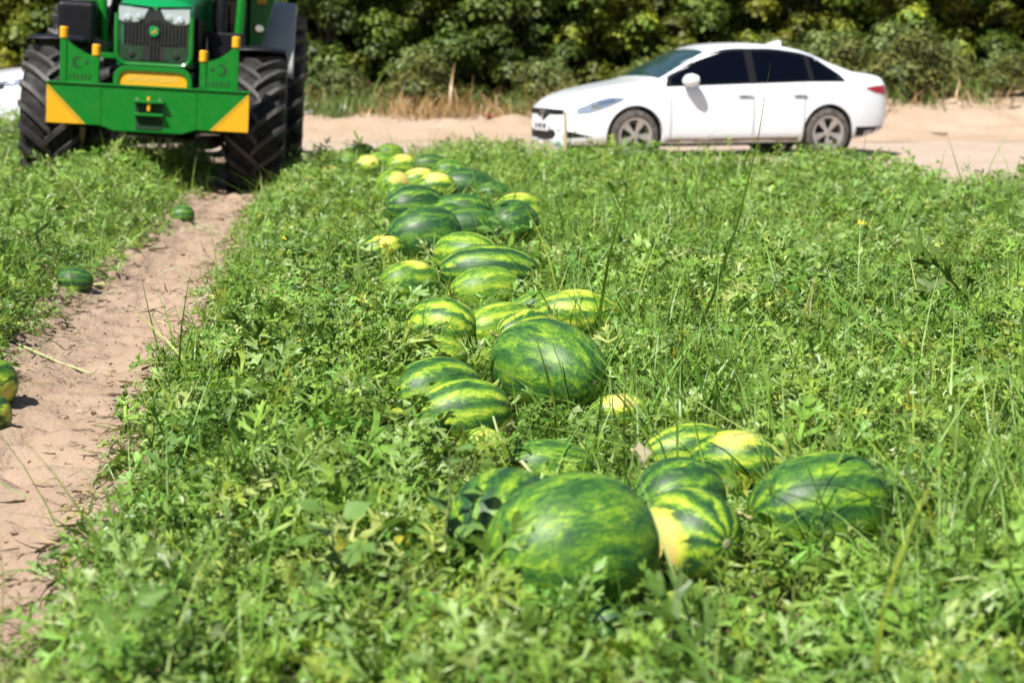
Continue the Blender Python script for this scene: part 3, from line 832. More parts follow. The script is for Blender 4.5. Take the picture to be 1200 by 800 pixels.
        for i in range(K):
            for k in range(4): F.append((i * 5 + k, i * 5 + k + 1, (i + 1) * 5 + k + 1, (i + 1) * 5 + k))
        fo = MB().add(V, F).build('front_fender', B, root, smooth=True)
        so = fo.modifiers.new('thick', 'SOLIDIFY'); so.thickness = .02
        MB().box((sx * .63, .06, 1.22), (.12, .05, .35), (0, sx * R(-30), 0)).build('fender_stay', B, root)
    # ---- tank and steps on one side, tool box on the other
    tk = MB().box((-.90, 1.12, 1.53), (.37, .5, .43)).build('fuel_tank', B, root, bevel=.05, seg=4)
    MB().box((0, 0, 0), (.30, .36, .02)).build('tank_cap_plate', M['tr_grey'], tk, loc=(-.90, 1.10, 1.755), bevel=.008)
    MB().box((.58, .72, 1.42), (.33, .5, .20)).box((.60, .9, 1.15), (.36, .5, .25)).build('tool_box', B, root, bevel=.02)
    MB().tube([(.53, .55, 1.30), (.55, .55, 2.35), (.55, .60, 2.6)], .055, 12).build('exhaust_stack', B, root, smooth=True)
    for k in range(3): MB().box((-.95, 1.25, .55 + .28 * k), (.36, .30, .035)).build('step', B, root, bevel=.006)
    # ---- cab
    cb = empty('cab', (0, 1.22, 0), (0, 0, 0), root)
    MB().box((0, .75, 1.20), (1.35, 1.5, .16)).box((0, .04, 1.55), (.86, .06, .62)).build('cab_floor', B, cb, bevel=.02)
    for sx in (-1, 1):
        MB().tube([(sx * .66, 0, 1.22), (sx * .70, .02, 2.0), (sx * .72, .15, 2.78)], .045, 8).build('front_pillar', G, cb, smooth=True)
        MB().tube([(sx * .80, .75, 1.25), (sx * .80, .75, 2.78)], .04, 8).build('middle_pillar', G, cb, smooth=True)
        MB().tube([(sx * .74, 1.5, 1.25), (sx * .72, 1.48, 2.78)], .045, 8).build('rear_pillar', G, cb, smooth=True)
        MB().add([(sx * .71, .06, 1.40), (sx * .785, .72, 1.40), (sx * .785, .72, 2.72), (sx * .735, .16, 2.72)], [(0, 1, 2, 3)]).build('door_glass', M['tr_glass'], cb)
        # broad green corner panel beside the rear fender, lamp pod on it
        MB().prism([(sx * .76, 1.32), (sx * .86, 1.34), (sx * .92, 1.55), (sx * 1.03, 1.95), (sx * 1.03, 2.10), (sx * .76, 2.10)], .42, .50).build('corner_panel', G, cb, bevel=.01)
        MB().lathe([(-.02, .035), (0, .05), (.03, .045)], 16, 'Y').build('work_lamp', M['chrome'], cb, smooth=True, loc=(sx * .86, .40, 1.60))
        MB().box((sx * .88, .40, 1.88), (.10, .03, .06)).build('turn_lamp', M['tr_yellow'], cb, bevel=.008)
        # mudguard over the rear wheel
        V = []; F = []; K = 16; rf = 1.0
        for i in range(K + 1):
            a = R(12 + 140 * i / K)
            for xx, dr in ((-.31, -.05), (-.30, .01), (.0, .022), (.20, .01), (.215, -.05)):
                V.append((sx * (1.02 + xx * 1.0), 1.43 - math.cos(a) * (rf + dr), .90 + math.sin(a) * (rf + dr)))
        for i in range(K):
            for k in range(4): F.append((i * 5 + k, i * 5 + k + 1, (i + 1) * 5 + k + 1, (i + 1) * 5 + k))
        fo = MB().add(V, F).build('rear_fender', M['tr_fender'], cb, smooth=True)
        so = fo.modifiers.new('thick', 'SOLIDIFY'); so.thickness = .025
    MB().add([(-.66, .03, 1.9), (.66, .03, 1.9), (.70, .15, 2.74), (-.70, .15, 2.74)], [(0, 1, 2, 3)]).build('front_glass', M['tr_glass'], cb)
    MB().add([(-.70, 1.48, 1.5), (.70, 1.48, 1.5), (.70, 1.46, 2.74), (-.70, 1.46, 2.74)], [(0, 1, 2, 3)]).build('rear_glass', M['tr_glass'], cb)
    MB().box((0, .78, 2.86), (1.60, 1.75, .18)).build('cab_roof', G, cb, bevel=.06, seg=3)
    MB().box((0, .95, 1.55), (.5, .5, .14)).box((0, 1.18, 1.9), (.48, .12, .6)).build('seat', B, cb, bevel=.04)
    MB().lathe([(-.012, .19), (.012, .19), (.012, .165), (-.012, .165)], 24, 'Z', close=True).build('steering_wheel', B, cb, smooth=True, loc=(0, .48, 1.85), rot=(R(35), 0, 0))
    return root
TR = tractor()
bpy.context.view_layer.update()
# ================================================================ watermelons
def melon_mat():
    m, t, b = newmat('watermelon_rind')
    tc = N(t, 'ShaderNodeTexCoord'); oi = N(t, 'ShaderNodeObjectInfo')
    sc_ = N(t, 'ShaderNodeSeparateColor'); t.links.new(oi.outputs['Color'], sc_.inputs[0])
    tone, seed, spot = sc_.outputs[0], sc_.outputs[1], sc_.outputs[2]
    P = tc.outputs['Object']
    off = N(t, 'ShaderNodeVectorMath', operation='ADD'); cmb = N(t, 'ShaderNodeCombineXYZ')
    s40 = math_(t, 'MULTIPLY', seed, 41.)
    for i in range(3): t.links.new(s40, cmb.inputs[i])
    t.links.new(P, off.inputs[0]); t.links.new(cmb.outputs[0], off.inputs[1]); Q = off.outputs[0]
    # stretched coordinate: markings run along the long axis
    st = N(t, 'ShaderNodeVectorMath', operation='MULTIPLY'); st.inputs[1].default_value = (.45, 1, 1); t.links.new(Q, st.inputs[0]); S = st.outputs[0]
    sp = N(t, 'ShaderNodeSeparateXYZ'); t.links.new(P, sp.inputs[0])
    ang = math_(t, 'ARCTAN2', sp.outputs[1], sp.outputs[2])
    n_big = noise(t, Q, 1.9, 3, .6); n_mid = noise(t, S, 5.0, 4, .62, .8); n_fine = noise(t, S, 13., 5, .72, 1.2); n_net = noise(t, Q, 34., 3, .7)
    ph = math_(t, 'ADD', math_(t, 'MULTIPLY', ang, 10.), math_(t, 'ADD', math_(t, 'MULTIPLY', n_big, 5.5), math_(t, 'MULTIPLY', n_mid, 4.0)))
    band = math_(t, 'MULTIPLY_ADD', math_(t, 'SINE', math_(t, 'ADD', ph, s40)), .5, .5)
    fr = math_(t, 'FRACT', math_(t, 'MULTIPLY', seed, 7.3))
    x = math_(t, 'MULTIPLY', band, math_(t, 'MULTIPLY_ADD', fr, .22, .10))
    x = math_(t, 'ADD', x, math_(t, 'MULTIPLY', n_mid, .62))
    x = math_(t, 'ADD', x, math_(t, 'MULTIPLY', n_fine, .55))
    x = math_(t, 'ADD', x, math_(t, 'MULTIPLY', n_net, .30))
    x = math_(t, 'ADD', x, math_(t, 'MULTIPLY_ADD', tone, .30, math_(t, 'MULTIPLY_ADD', fr, -.11, -.375)))
    rp = N(t, 'ShaderNodeValToRGB'); t.links.new(x, rp.inputs[0])
    els = rp.color_ramp.elements
    for i_, (q, c_) in enumerate(((.34, (.012, .050, .014)), (.46, (.028, .098, .016)), (.56, (.075, .175, .014)), (.66, (.18, .30, .018)), (.82, (.40, .46, .05)))):
        e_ = els[i_] if i_ < 2 else els.new(q)
        e_.position = q; e_.color = (*c_, 1)
    base = rp.outputs[0]
    # pale ground spot or sun-scald on the local +Z side
    lz = math_(t, 'ADD', sp.outputs[2], math_(t, 'MULTIPLY', math_(t, 'SUBTRACT', n_mid, .5), .35))
    e0 = math_(t, 'MULTIPLY_ADD', spot, -.62, 1.02)
    k = math_(t, 'MULTIPLY', ramp(t, lz, e0, math_(t, 'ADD', e0, .28)), ramp(t, spot, .02, .10))
    k1 = ramp(t, k, .0, .5); k2 = ramp(t, k, .4, 1.)
    base = mixc(t, math_(t, 'MULTIPLY', k1, .85), base, (.50, .55, .06))
    base = mixc(t, math_(t, 'MULTIPLY', k2, .9), base, mixc(t, ramp(t, n_net, .4, .75), (.62, .46, .13), (.46, .34, .14)))
    # stem end darker ring, dust
    base = mixc(t, math_(t, 'MULTIPLY', ramp(t, noise(t, Q, 3.1, 5, .7), .5, .8), .10), base, (.30, .31, .22))
    scr = N(t, 'ShaderNodeTexVoronoi', Scale=5.5); scr.feature = 'DISTANCE_TO_EDGE'; t.links.new(off.outputs[0], scr.inputs[0])
    base = mixc(t, math_(t, 'MULTIPLY', math_(t, 'MULTIPLY', ramp(t, scr.outputs['Distance'], .0, .012, 1., 0.), ramp(t, n_big, .55, .62)), .5), base, (.34, .30, .16))
    t.links.new(base, b.inputs['Base Color'])
    t.links.new(ramp(t, n_fine, .3, .7, .40, .56), b.inputs['Roughness'])
    b.inputs['Specular IOR Level'].default_value = .35
    bump(t, math_(t, 'ADD', n_mid, math_(t, 'MULTIPLY', n_net, .2)), .08, .02, b)
    return m
M['melon'] = melon_mat()
M['stem'] = plain('dry_stem', (.32, .30, .13), .8, var=.3)
M['scar'] = plain('blossom_scar', (.20, .22, .10), .8, var=.3)
M['dryleaf'] = plain('withered_leaf', (.26, .235, .14), .85, var=.4)

def rind_mesh(seed):
    r_ = random.Random(seed); nu, nv = 44, 26; V = []; F = []
    egg = r_.uniform(-.06, .06); k = [(r_.uniform(0, 6), r_.uniform(.006, .016)) for _ in range(3)]
    for j in range(nv + 1):
        th = math.pi * j / nv
        for i in range(nu):
            ph = 2 * math.pi * i / nu
            xx = math.cos(th); rr = abs(math.sin(th)) ** .93 * (1 + egg * xx)
            rr *= 1 + .007 * math.cos(8 * ph + k[0][0]) * math.sin(th) + k[1][1] * math.sin(2 * ph + k[1][0]) + k[2][1] * math.sin(3 * ph + k[2][0] + xx)
            xx *= 1 - .05 * math.exp(-(math.sin(th) / .13) ** 2)
            V.append((xx, rr * math.sin(ph), rr * math.cos(ph)))
    for j in range(nv):
        for i in range(nu): F.append((j * nu + i, j * nu + (i + 1) % nu, (j + 1) * nu + (i + 1) % nu, (j + 1) * nu + i))
    me = mesh_from('rind', V, F); 
    bm = bmesh.new(); bm.from_mesh(me); bmesh.ops.remove_doubles(bm, verts=bm.verts, dist=1e-5); bmesh.ops.recalc_face_normals(bm, faces=bm.faces); bm.to_mesh(me); bm.free()
    me.materials.append(M['melon']); return me
RIND = [rind_mesh(s) for s in range(5)]
_st = MB().tube([(0, 0, 0), (.012, .002, .003), (.026, .010, .010), (.034, .024, .012)], [.008, .005, .0045, .005], 7)
STEM = mesh_from('stem', _st.v, _st.f); STEM.materials.append(M['stem'])
_sc = MB().lathe([(-.012, .016), (.002, .013), (.0035, .006)], 12, 'X')
SCAR = mesh_from('blossom_scar', _sc.v, _sc.f); SCAR.materials.append(M['scar'])

# photo pixel of the centre, half height in pixels, length/width, yaw of the long axis (0 across the view), roll of the pale spot
# (0 up, 90 towards the camera), tone (0 dark .. 1 lime), spot size, base height above the soil, label
MEL = [
 (672,632,80,1.20, 28,200,.36,0,.0,'large dark green mottled watermelon with broadleaf weeds growing against it'),
 (592,606,62,1.25, 70,200,.20,0,.0,'dark watermelon with a lime stripe tucked behind the large mottled one'),
 (716,722,22,1.30, 15,200,.00,0,.0,'small blackish green watermelon sunk in leaves under the large mottled one'),
 (812,618,52,1.15,-55, 88,.45,.62,.0,'watermelon with a big cream yellow patch on its side, leaves at its foot'),
 (800,572,44,1.15, 20,200,.12,0,.04,'dark striped watermelon right behind the cream patched one'),
 (966,582,58,1.35, 12,200,.28,0,.0,'dark watermelon with lime dashes at the tall grass end of the row'),
 (866,530,36,1.45, -8, 25,.42,.34,.02,'long watermelon with a bright yellow patch on top'),
 (808,516,30,1.60, 10,200,.62,0,.03,'pale finely striped watermelon touching the long yellow patched one'),
 (642,536,32,1.50, 12,200,.40,0,.0,'low watermelon partly under withered leaves behind the large mottled one'),
 (566,506,17,1.20, 30, 60,.70,.60,.0,'small yellowish watermelon peeping out beside the withered vine'),
 (505,568,15,1.60,  5,200,.35,0,.0,'watermelon almost buried in leaves on the track side of the large mottled one'),
 (640,418,50,1.42,-48,180,.36,0,.0,'big striped watermelon with its round blossom end turned outwards'),
 (541,470,36,1.45, 12,190,.50,0,.0,'bright lime watermelon leaning on the low end of the stepped trio'),
 (515,450,40,1.30, 30,200,.42,0,.02,'green watermelon in the middle of the stepped trio'),
 (512,408,25,1.35, 20,200,.72,0,.03,'yellow green watermelon at the top of the stepped trio'),
 (516,372,32,1.22,-18,110,.66,.10,.0,'round pale watermelon standing alone next to the stepped trio'),
 (590,373,28,1.60, 35,200,.74,0,.0,'lime watermelon squeezed behind the big striped one, pale end showing'),
 (615,374,22,1.50, 38, 10,.62,.16,.08,'narrow striped watermelon wedged directly behind the big striped one'),
 (676,356,26,1.75,  2,  5,.72,.28,.02,'long lime watermelon with a pinkish sun mark on top'),
 (632,348,17,1.50, 10,200,.50,0,.0,'green watermelon hidden behind the long lime one'),
 (725,470,20,1.60,  8, 35,.55,.50,.0,'flat yellow patched watermelon deep in tall grass'),
 (792,474,15,1.60, 20,200,.55,0,.0,'green watermelon almost lost in tall grass beside the flat yellow patched one'),
 (570,329,25,1.50, 14,200,.66,0,.0,'light green watermelon below the broad banded one'),
 (573,307,28,1.85,  4,200,.22,0,.03,'long watermelon with broad dark and pale bands'),
 (546,290,24,1.40,-20,150,.60,.14,.02,'lime watermelon wedged behind the broad banded one'),
 (478,322,25,1.35, 30, 20,.50,.28,.0,'watermelon with an orange edge sitting under weeds beside the row'),
 (449,285,18,1.30, 25, 40,.45,.36,.0,'orange tipped watermelon half covered by weeds'),
 (500,267,29,1.25, 18,200,.10,0,.0,'dark rounded watermelon with a dry stalk on its face'),
 (556,257,20,1.70,  6,200,.08,0,.03,'grey green striped watermelon lying behind the dark rounded one'),
 (485,236,23,1.35, 25,200,.06,0,.02,'dark dull watermelon with a pale shine in the road half of the row'),
 (540,238,16,1.80,  4,200,.20,0,.06,'dark mottled watermelon across the row behind the grey green one'),
 (593,256,25,1.25, 65,200,.10,0,.0,'dark watermelon shaded by a leafy weed'),
 (607,243,21,1.25, 25,  0,.75,.34,.0,'lime watermelon with a yellow cap at the grassy side of the row'),
 (546,212,18,1.55,  6,200,.00,0,.01,'very dark watermelon at the grassy side in the road half'),
 (512,213,15,1.30, 10, 25,.55,.50,.04,'watermelon with a pale yellow side between two dark ones'),
 (492,207,14,1.40, 15, 15,.62,.45,.04,'lime watermelon topped with a yellow mark beside a pale yellow sided one'),
 (461,211,16,1.10, 40, 60,.60,.52,.0,'round watermelon with an orange yellow belly'),
 (500,189,12,1.50, 10,200,.05,0,.0,'dark green watermelon near the road end of the row'),
 (474,189,12,1.35, 20, 30,.68,.40,.0,'yellowish watermelon near the road end of the row'),
 (448,186,12,1.35, 10,200,.50,0,.0,'green watermelon between the yellowish ones near the road end'),
 (431,191,13,1.25, 20, 40,.60,.45,.0,'watermelon with an orange blotch near the road end'),
 (457,175,10,1.45, 10,200,.55,0,.0,'lime watermelon last in the row at the road edge'),
 (424,175,10,1.40,  5,200,.50,0,.0,'bright green watermelon at the corner of the row by the road'),
 (522,246,15,1.40, 20,200,.30,0,.05,'mottled watermelon on top of the heap behind the dark rounded one'),
 (470,224,14,1.30, 30,200,.45,0,.0,'green watermelon under the dark dull one in the road half'),
 (577,222,14,1.35, 15,200,.15,0,.0,'dark watermelon beside the very dark one in the road half'),
 (527,196,13,1.40,  8,200,.35,0,.02,'mottled green watermelon between yellow marked ones in the road half'),
 (408,186,10,1.35, 12,200,.40,0,.0,'green watermelon between the vines and the corner of the row'),
 (386,198, 9,1.50,  5, 20,.45,.62,.0,'orange spotted watermelon lying off the row in the vines by the road'),
 ( 86,318,14,1.35,  8,200,.00,0,.0,'lone dark watermelon lying at the edge of the dirt track'),
 (214,244,10.5,1.15, 10,200,.22,0,.0,'small round green watermelon on the dirt track towards the tractor'),
 (-10,436,27,1.10, 60,100,.40,.30,.0,'watermelon with an orange flank beside the dirt track, touching a darker one'),
 (-14,474,23,1.10, 75, 80,.20,.30,.0,'dark watermelon with an orange rim beside the dirt track'),
]
MEL_GROUP = 'watermelons heaped in the windrow'
melons = []
for i, (cx, cy, bp, ratio, yaw, roll, tone, spot, zb, lab) in enumerate(MEL):
    z0 = zb
    cy = cy + .035 * (cy - HORIZON); bp = bp * (1.15 if cy > 300 else 1.24); zb = zb + (.025 if cx > 300 else 0)
    for _ in range(3):
        s = (cy - HORIZON + bp) / (CAM_H - z0); y = FPX / s; b = bp / s
        x = at_depth(cx, cy, y).x
        z0 = hgt(x, y) + zb
    a = b * ratio
    melons.append(dict(x=x, y=y, b=b, a=a, zb=zb, yaw=R(yaw), roll=R(roll), tone=tone, spot=spot, lab=lab, px=cx))
def reach(m, dx, dy):
    l = math.hypot(dx, dy) or 1e-6
    c = (dx * math.cos(m['yaw']) + dy * math.sin(m['yaw'])) / l
    return 1 / math.sqrt((c / m['a']) ** 2 + (1 - c * c) / m['b'] ** 2)
for it in range(60):                                # push touching melons apart, mostly in depth
    for i, p in enumerate(melons):
        for q in melons[i + 1:]:
            dx, dy = q['x'] - p['x'], q['y'] - p['y']
            l = math.hypot(dx, dy) or 1e-6
            gap = l - .72 * (reach(p, dx, dy) + reach(q, dx, dy))
            if gap < 0:
                k = -gap * .25 / l
                for m, sg in ((p, -1), (q, 1)):
                    f = m['y']; m['y'] += sg * dy * k + sg * 1e-4; m['x'] += sg * dx * k * .5; m['x'] *= 1 if f == 0 else 1
for i, m in enumerate(melons):
    z = hgt(m['x'], m['y']) + m['zb'] + m['b'] - .006
    m['z'] = z
    root = empty('watermelon', (m['x'], m['y'], z - m['b']), (0, R(random.uniform(-6, 6)), m['yaw']))
    tag(root, m['lab'], 'watermelon', MEL_GROUP if m['px'] > 300 else 'watermelons beside the track')
    o = put('rind', RIND[i % 5], None, root, (0, 0, m['b']), (m['roll'], 0, 0)); o.scale = (m['a'], m['b'], m['b'])
    o.color = (m['tone'], (i * .377) % 1, m['spot'], 1)
    st_ = put('stem', STEM, None, root, (-m['a'] * .955, 0, m['b']), (random.uniform(0, 6), 0, math.pi))
    put('blossom_scar', SCAR, None, root, (m['a'] * .952, 0, m['b']))
# ================================================================ foliage
def rotm(ax, tilt, spin):
    """N rotation matrices: spin about Z, then tilt towards azimuth ax"""
    n = len(ax)
    ca, sa, ct, st, cs, ss = np.cos(ax), np.sin(ax), np.cos(tilt), np.sin(tilt), np.cos(spin), np.sin(spin)
    Z = np.zeros(n); O = np.ones(n)
    def mat(r): return np.array(r).transpose(2, 0, 1)
    Rz = mat([[ca, -sa, Z], [sa, ca, Z], [Z, Z, O]]); Rz_ = mat([[ca, sa, Z], [-sa, ca, Z], [Z, Z, O]])
    Ry = mat([[ct, Z, st], [Z, O, Z], [-st, Z, ct]]); Rs = mat([[cs, -ss, Z], [ss, cs, Z], [Z, Z, O]])
    return Rz @ Ry @ Rz_ @ Rs
def scatter(T, F, pos, Rm, scale, tint, shade=None):
    """copies of template T (k,3) at pos; tint (n,3); shade (k,) multiplies the tint along the template"""
    n, k = len(pos), len(T)
    sc = scale if scale.ndim == 2 else np.repeat(scale[:, None], 3, 1)
    V = np.einsum('nij,nkj->nki', Rm, T[None] * sc[:, None, :]) + pos[:, None, :]
    FF = (F[None] + (np.arange(n) * k)[:, None, None]).reshape(-1, 3)
    C = np.repeat(tint[:, None, :], k, 1)
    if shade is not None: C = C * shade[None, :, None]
    return V.reshape(-1, 3), FF, C.reshape(-1, 3)
def join(parts):
    V = []; F = []; C = []; k = 0
    for v, f, c in parts:
        V.append(v); F.append(f + k); C.append(c); k += len(v)
    return np.concatenate(V), np.concatenate(F), np.concatenate(C)

def lobed_leaf(seed, fine=True):
    """deeply cut melon-vine leaf, length 1 along +Y, lying in XY"""
    r_ = random.Random(seed); V = []; F = []; S = []
    def v(x, y, z, s=1.): V.append((x, y, z)); S.append(s); return len(V) - 1
    fold = r_.uniform(.15, .55); droop = r_.uniform(.2, .9)
    def zz(x, y): return fold * abs(x) - droop * y * y * .5 + .09 * math.sin(11 * x + 8 * y + seed)
    spec_ = [(.12, .42, 66, .075), (.34, .46, 52, .075), (.60, .34, 38, .07)] if fine else [(.2, .48, 60, .09), (.5, .42, 42, .085)]
    mid = []
    for t in (0, .2, .45, .7): mid.append((v(-.022, t, zz(0, t) + .01, 1.12), v(.022, t, zz(0, t) + .01, 1.12)))
    for a, b in zip(mid[:-1], mid[1:]): F += [(a[0], a[1], b[1]), (a[0], b[1], b[0])]
    for t, L, ang, w in spec_:
        for sg in (-1, 1):
            A = R(ang + r_.uniform(-8, 8)); l = L * r_.uniform(.8, 1.1); dx, dy = sg * math.sin(A), math.cos(A); px, py = dy, -dx
            pts = []
            prof = ((0, .55), (.45, .75), (.8, 1.0), (1.0, .35)) if fine else ((0, .7), (.6, 1.1), (1.0, .4))
            for q, ww in prof:
                for e in (-1, 1):
                    x, y = dx * l * q + px * w * ww * e * .5, t + dy * l * q + py * w * ww * e * .5
                    pts.append(v(x, y, zz(x, y), .96))
            for i in range(0, len(pts) - 2, 2): F += [(pts[i], pts[i + 1], pts[i + 3]), (pts[i], pts[i + 3], pts[i + 2])]
    pts = []
    for q, ww in ((.62, .07), (.80, .10), (.95, .09), (1.05, .03)):
        for e in (-1, 1): x = ww * e * .6; pts.append(v(x, q, zz(x, q), .97))
    for i in range(0, 6, 2): F += [(pts[i], pts[i + 1], pts[i + 3]), (pts[i], pts[i + 3], pts[i + 2])]
    # petiole down to the vine
    a, b, c = v(-.012, .02, 0, 1.2), v(.012, .02, 0, 1.2), v(.0, -.28, -.85, 1.2)
    F.append((a, b, c))
    return np.array(V), np.array(F), np.array(S)
def cut_leaf(seed):
    """twice-cut leaf with narrow blunt lobes for the near ground"""
    r_ = random.Random(seed); V = []; F = []; S = []
    fold = r_.uniform(.15, .6); droop = r_.uniform(.1, .9)
    def v(x, y, s=1.):
        V.append((x, y, fold * abs(x) - droop * y * y * .5 + .07 * math.sin(13 * x + 9 * y + seed))); S.append(s); return len(V) - 1
    def strip(x, y, ang, l, w, prof, s=.97):
        dx, dy = math.sin(ang), math.cos(ang); prev = None
        for q, ww in prof:
            a = v(x + dx * l * q - dy * w * ww, y + dy * l * q + dx * w * ww, s); b = v(x + dx * l * q + dy * w * ww, y + dy * l * q - dx * w * ww, s)
            if prev: F.extend([(prev[0], prev[1], b), (prev[0], b, a)])
            prev = (a, b)
        return dx, dy
    strip(0, 0, 0, .98, .034, ((0, .8), (.5, 1.), (.85, 1.5), (1., .5)), 1.12)
    for t, L, ang in ((.12, .36, 74), (.34, .42, 58), (.58, .33, 44), (.78, .20, 34)):
        for sg in (-1, 1):
            A = sg * R(ang + r_.uniform(-9, 9)); l = L * r_.uniform(.75, 1.15)
            dx, dy = strip(0, t, A, l, .035, ((0, .7), (.6, 1.), (1., .45)))
            if L > .25:
                for q, e in ((.48, .55), (.62, -.6)): strip(dx * l * q, t + dy * l * q, A + e, l * .45, .029, ((0, .8), (1., .6)))
    a, b, c = v(-.012, .02, 1.2), v(.012, .02, 1.2), v(0, -.28, 1.2); V[c] = (0, -.28, -.85); F.append((a, b, c))
    return np.array(V), np.array(F), np.array(S)
def blade(seg=4, bend=.5, w=.02):
    V = []; F = []
    for i in range(seg + 1):
        t = i / seg; ww = w * (1 - t ** 1.6) * (.75 + .25 * math.sin(math.pi * min(1, t * 1.3)))
        y = bend * t * t; z = t * (1 - .25 * bend * t)
        V += [(-ww, y, z), (ww, y, z)] if i < seg else [(0, y, z)]
    for i in range(seg - 1): F += [(2 * i, 2 * i + 1, 2 * i + 3), (2 * i, 2 * i + 3, 2 * i + 2)]
    F.append((2 * seg - 2, 2 * seg - 1, 2 * seg))
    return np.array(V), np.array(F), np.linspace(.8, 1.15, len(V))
def simple_leaf(w=.36, fold=.15):
    V = [(0, 0, 0), (-w * .8, .35, fold * .5), (0, .38, 0), (w * .8, .35, fold * .5), (-w * .6, .72, fold * .3), (0, .75, -.03), (w * .6, .72, fold * .3), (0, 1, -.08)]
    F = [(0, 2, 1), (0, 3, 2), (1, 2, 5), (1, 5, 4), (2, 3, 6), (2, 6, 5), (4, 5, 7), (5, 6, 7)]
    return np.array(V, float), np.array(F), np.ones(8)

MX = np.array([[m['x'], m['y'], m['z'], m['a'], m['b'], m['yaw']] for m in melons])
def melon_keep(pos, keep_front=.12, pad=.015, ytop=.70):
    """drop foliage that would pass through a melon, and thin what stands in front of its upper part (the rows were cleared to heap them)"""
    ok = np.ones(len(pos), bool); u = rng.random(len(pos))
    px, py, dep = project(pos)
    for x, y, z, a, b, yaw in MX:
        dx, dy, dz = pos[:, 0] - x, pos[:, 1] - y, pos[:, 2] - z
        lx = dx * math.cos(yaw) + dy * math.sin(yaw); ly = -dx * math.sin(yaw) + dy * math.cos(yaw)
        pad = .07 if x < -1.2 else .015
        ok &= (lx / (a + pad)) ** 2 + (ly / (b + pad)) ** 2 + (dz / (b + pad)) ** 2 > 1
        cx, cy, cd_ = project(np.array([x, y, z])); s = FPX / cd_
        w = math.hypot(a * math.cos(yaw), b * math.sin(yaw)) * s
        inside = ((px - cx) / w) ** 2 + ((py - cy) / (b * s)) ** 2 < 1.02
        front = (dep < cd_) & (dep > cd_ - 1.6) & inside & (py < cy + ytop * b * s)
        ok &= ~(front & (u > keep_front))
    return ok

bx_min = TR.matrix_world.inverted()
def clear_of_tractor(pos):
    Mi = np.array(bx_min); l = pos @ Mi[:3, :3].T + Mi[:3, 3]
    fr = (np.abs(np.abs(l[:, 0]) - .93) < .30) & (np.abs(l[:, 1]) < .45)
    re = (np.abs(np.abs(l[:, 0]) - 1.02) < .35) & (np.abs(l[:, 1] - 2.65) < .6)
    return ~(fr | re)

def candidates(n, y0, y1, side=.7):
    """even cover of the field seen by the camera and a step to either side"""
    y = np.sqrt(rng.random(n) * ((y1 + 2.5) ** 2 - (y0 + 2.5) ** 2) + (y0 + 2.5) ** 2) - 2.5
    x = (rng.random(n) * 2 - 1) * (.31 * y + side)
    return x, y
def in_field(x, y, soft=.12):
    u, v = row_x(x, y), row_y(x, y)
    l, r = track_edges(v)
    n = rng.normal(0, soft * .5, len(x))
    return ((u + n < l) | (u + n > r)) & (y + rng.normal(0, .2, len(x)) < field_edge(x, y))
def canopy(x, y):
    u, v = row_x(x, y), row_y(x, y)
    l, r = track_edges(v)
    h = .085 + .20 * sstep(.25, .75, fbm(x * 2.3 + 9, y * 2.3))
    h = h + .05 * sstep(12, 18, y)
    near = np.exp(-((u - .72) / .42) ** 2)
    h = h * (1 - .62 * near)
    e = np.where(u > -1.1, u - r, l - u)
    h = h * (.30 + .70 * sstep(0, .35, e))
    h = h + .05 * sstep(-4.6, -5.8, x) * sstep(14, 18, y)
    h = h + .10 * sstep(-1.5, -1.9, u) * sstep(-2.6, -2.2, u) * sstep(11, 14, y) - .08 * sstep(-2.2, -2.6, u) * sstep(13.5, 15, y) * sstep(-5.2, -4.8, x)
    h = h * (1 - .75 * sstep(16.6, 17.4, y) * sstep(-1.5, -1.9, u) * sstep(-5.2, -4.6, x))
    return h
def tints(n, x, y, base, spread=.33, yel=.025):
    v = rng.normal(0, 1, n)
    big = fbm(x * .8, y * .8) - .5
    k = np.exp(spread * v + .35 * big)[:, None]
    c = np.array(base)[None] * k
    hue = rng.normal(0, .10, n)[:, None] + .25 * (fbm(x * 2 + 50, y * 2) - .5)[:, None]
    c = c * np.concatenate([1 + hue, 1 + 0 * hue, 1 - .5 * hue], 1)
    yy = rng.random(n) < yel
    c[yy] = c[yy] * np.array([2.0, 1.35, 1.0])
    gl = rng.random(n) < .16                        # share of leaves and blades paled: gloss reflections put into the tint
    c[gl] = c[gl] * .6 + np.array([.15, .215, .085])
    return np.clip(c, .005, .42) if base[0] > .25 else np.minimum(np.clip(c, .005, 1), np.array([.30, .36, .13]))

parts = []
LEAF = (.140, .245, .036)
CUT = [cut_leaf(s) for s in (1, 2, 5, 8)]
FAR, MID = [lobed_leaf(s, False) for s in (3, 4)], [lobed_leaf(s, True) for s in (1, 2, 5, 8)]
def lay(n, y0, y1, temps, size, tilt=.9):
    x, y = candidates(n, y0, y1)
    dens = (.45 + 1.1 * fbm(x * 1.8 + 30, y * 1.8)) * (1 - .45 * np.exp(-((row_x(x, y) - .70) / .35) ** 2))
    ok = in_field(x, y) & (rng.random(n) < dens)
    x, y = x[ok], y[ok]; n = len(x)
    h = canopy(x, y); f = rng.random(n) ** .55
    pos = np.stack([x, y, height(x, y) + .02 + h * f], 1)
    ok = melon_keep(pos) & clear_of_tractor(pos)
    pos, x, y, h, f = pos[ok], x[ok], y[ok], h[ok], f[ok]; n = len(x)
    k = rng.integers(0, len(temps), n)
    for i, (T, F, S) in enumerate(temps):
        q = k == i; m = q.sum()
        sc = size * np.exp(rng.normal(0, .28, m))
        Rm = rotm(math.atan2(SUN.y, SUN.x) + rng.normal(0, 1.25, m), np.abs(rng.normal(.15, tilt, m)) + .1, rng.random(m) * 6.283)   # leaves lean to the sun
        parts.append(scatter(T, F, pos[q], Rm, sc, tints(m, x[q], y[q], LEAF), S))
lay(23000, 2.5, 8.5, CUT, .098)
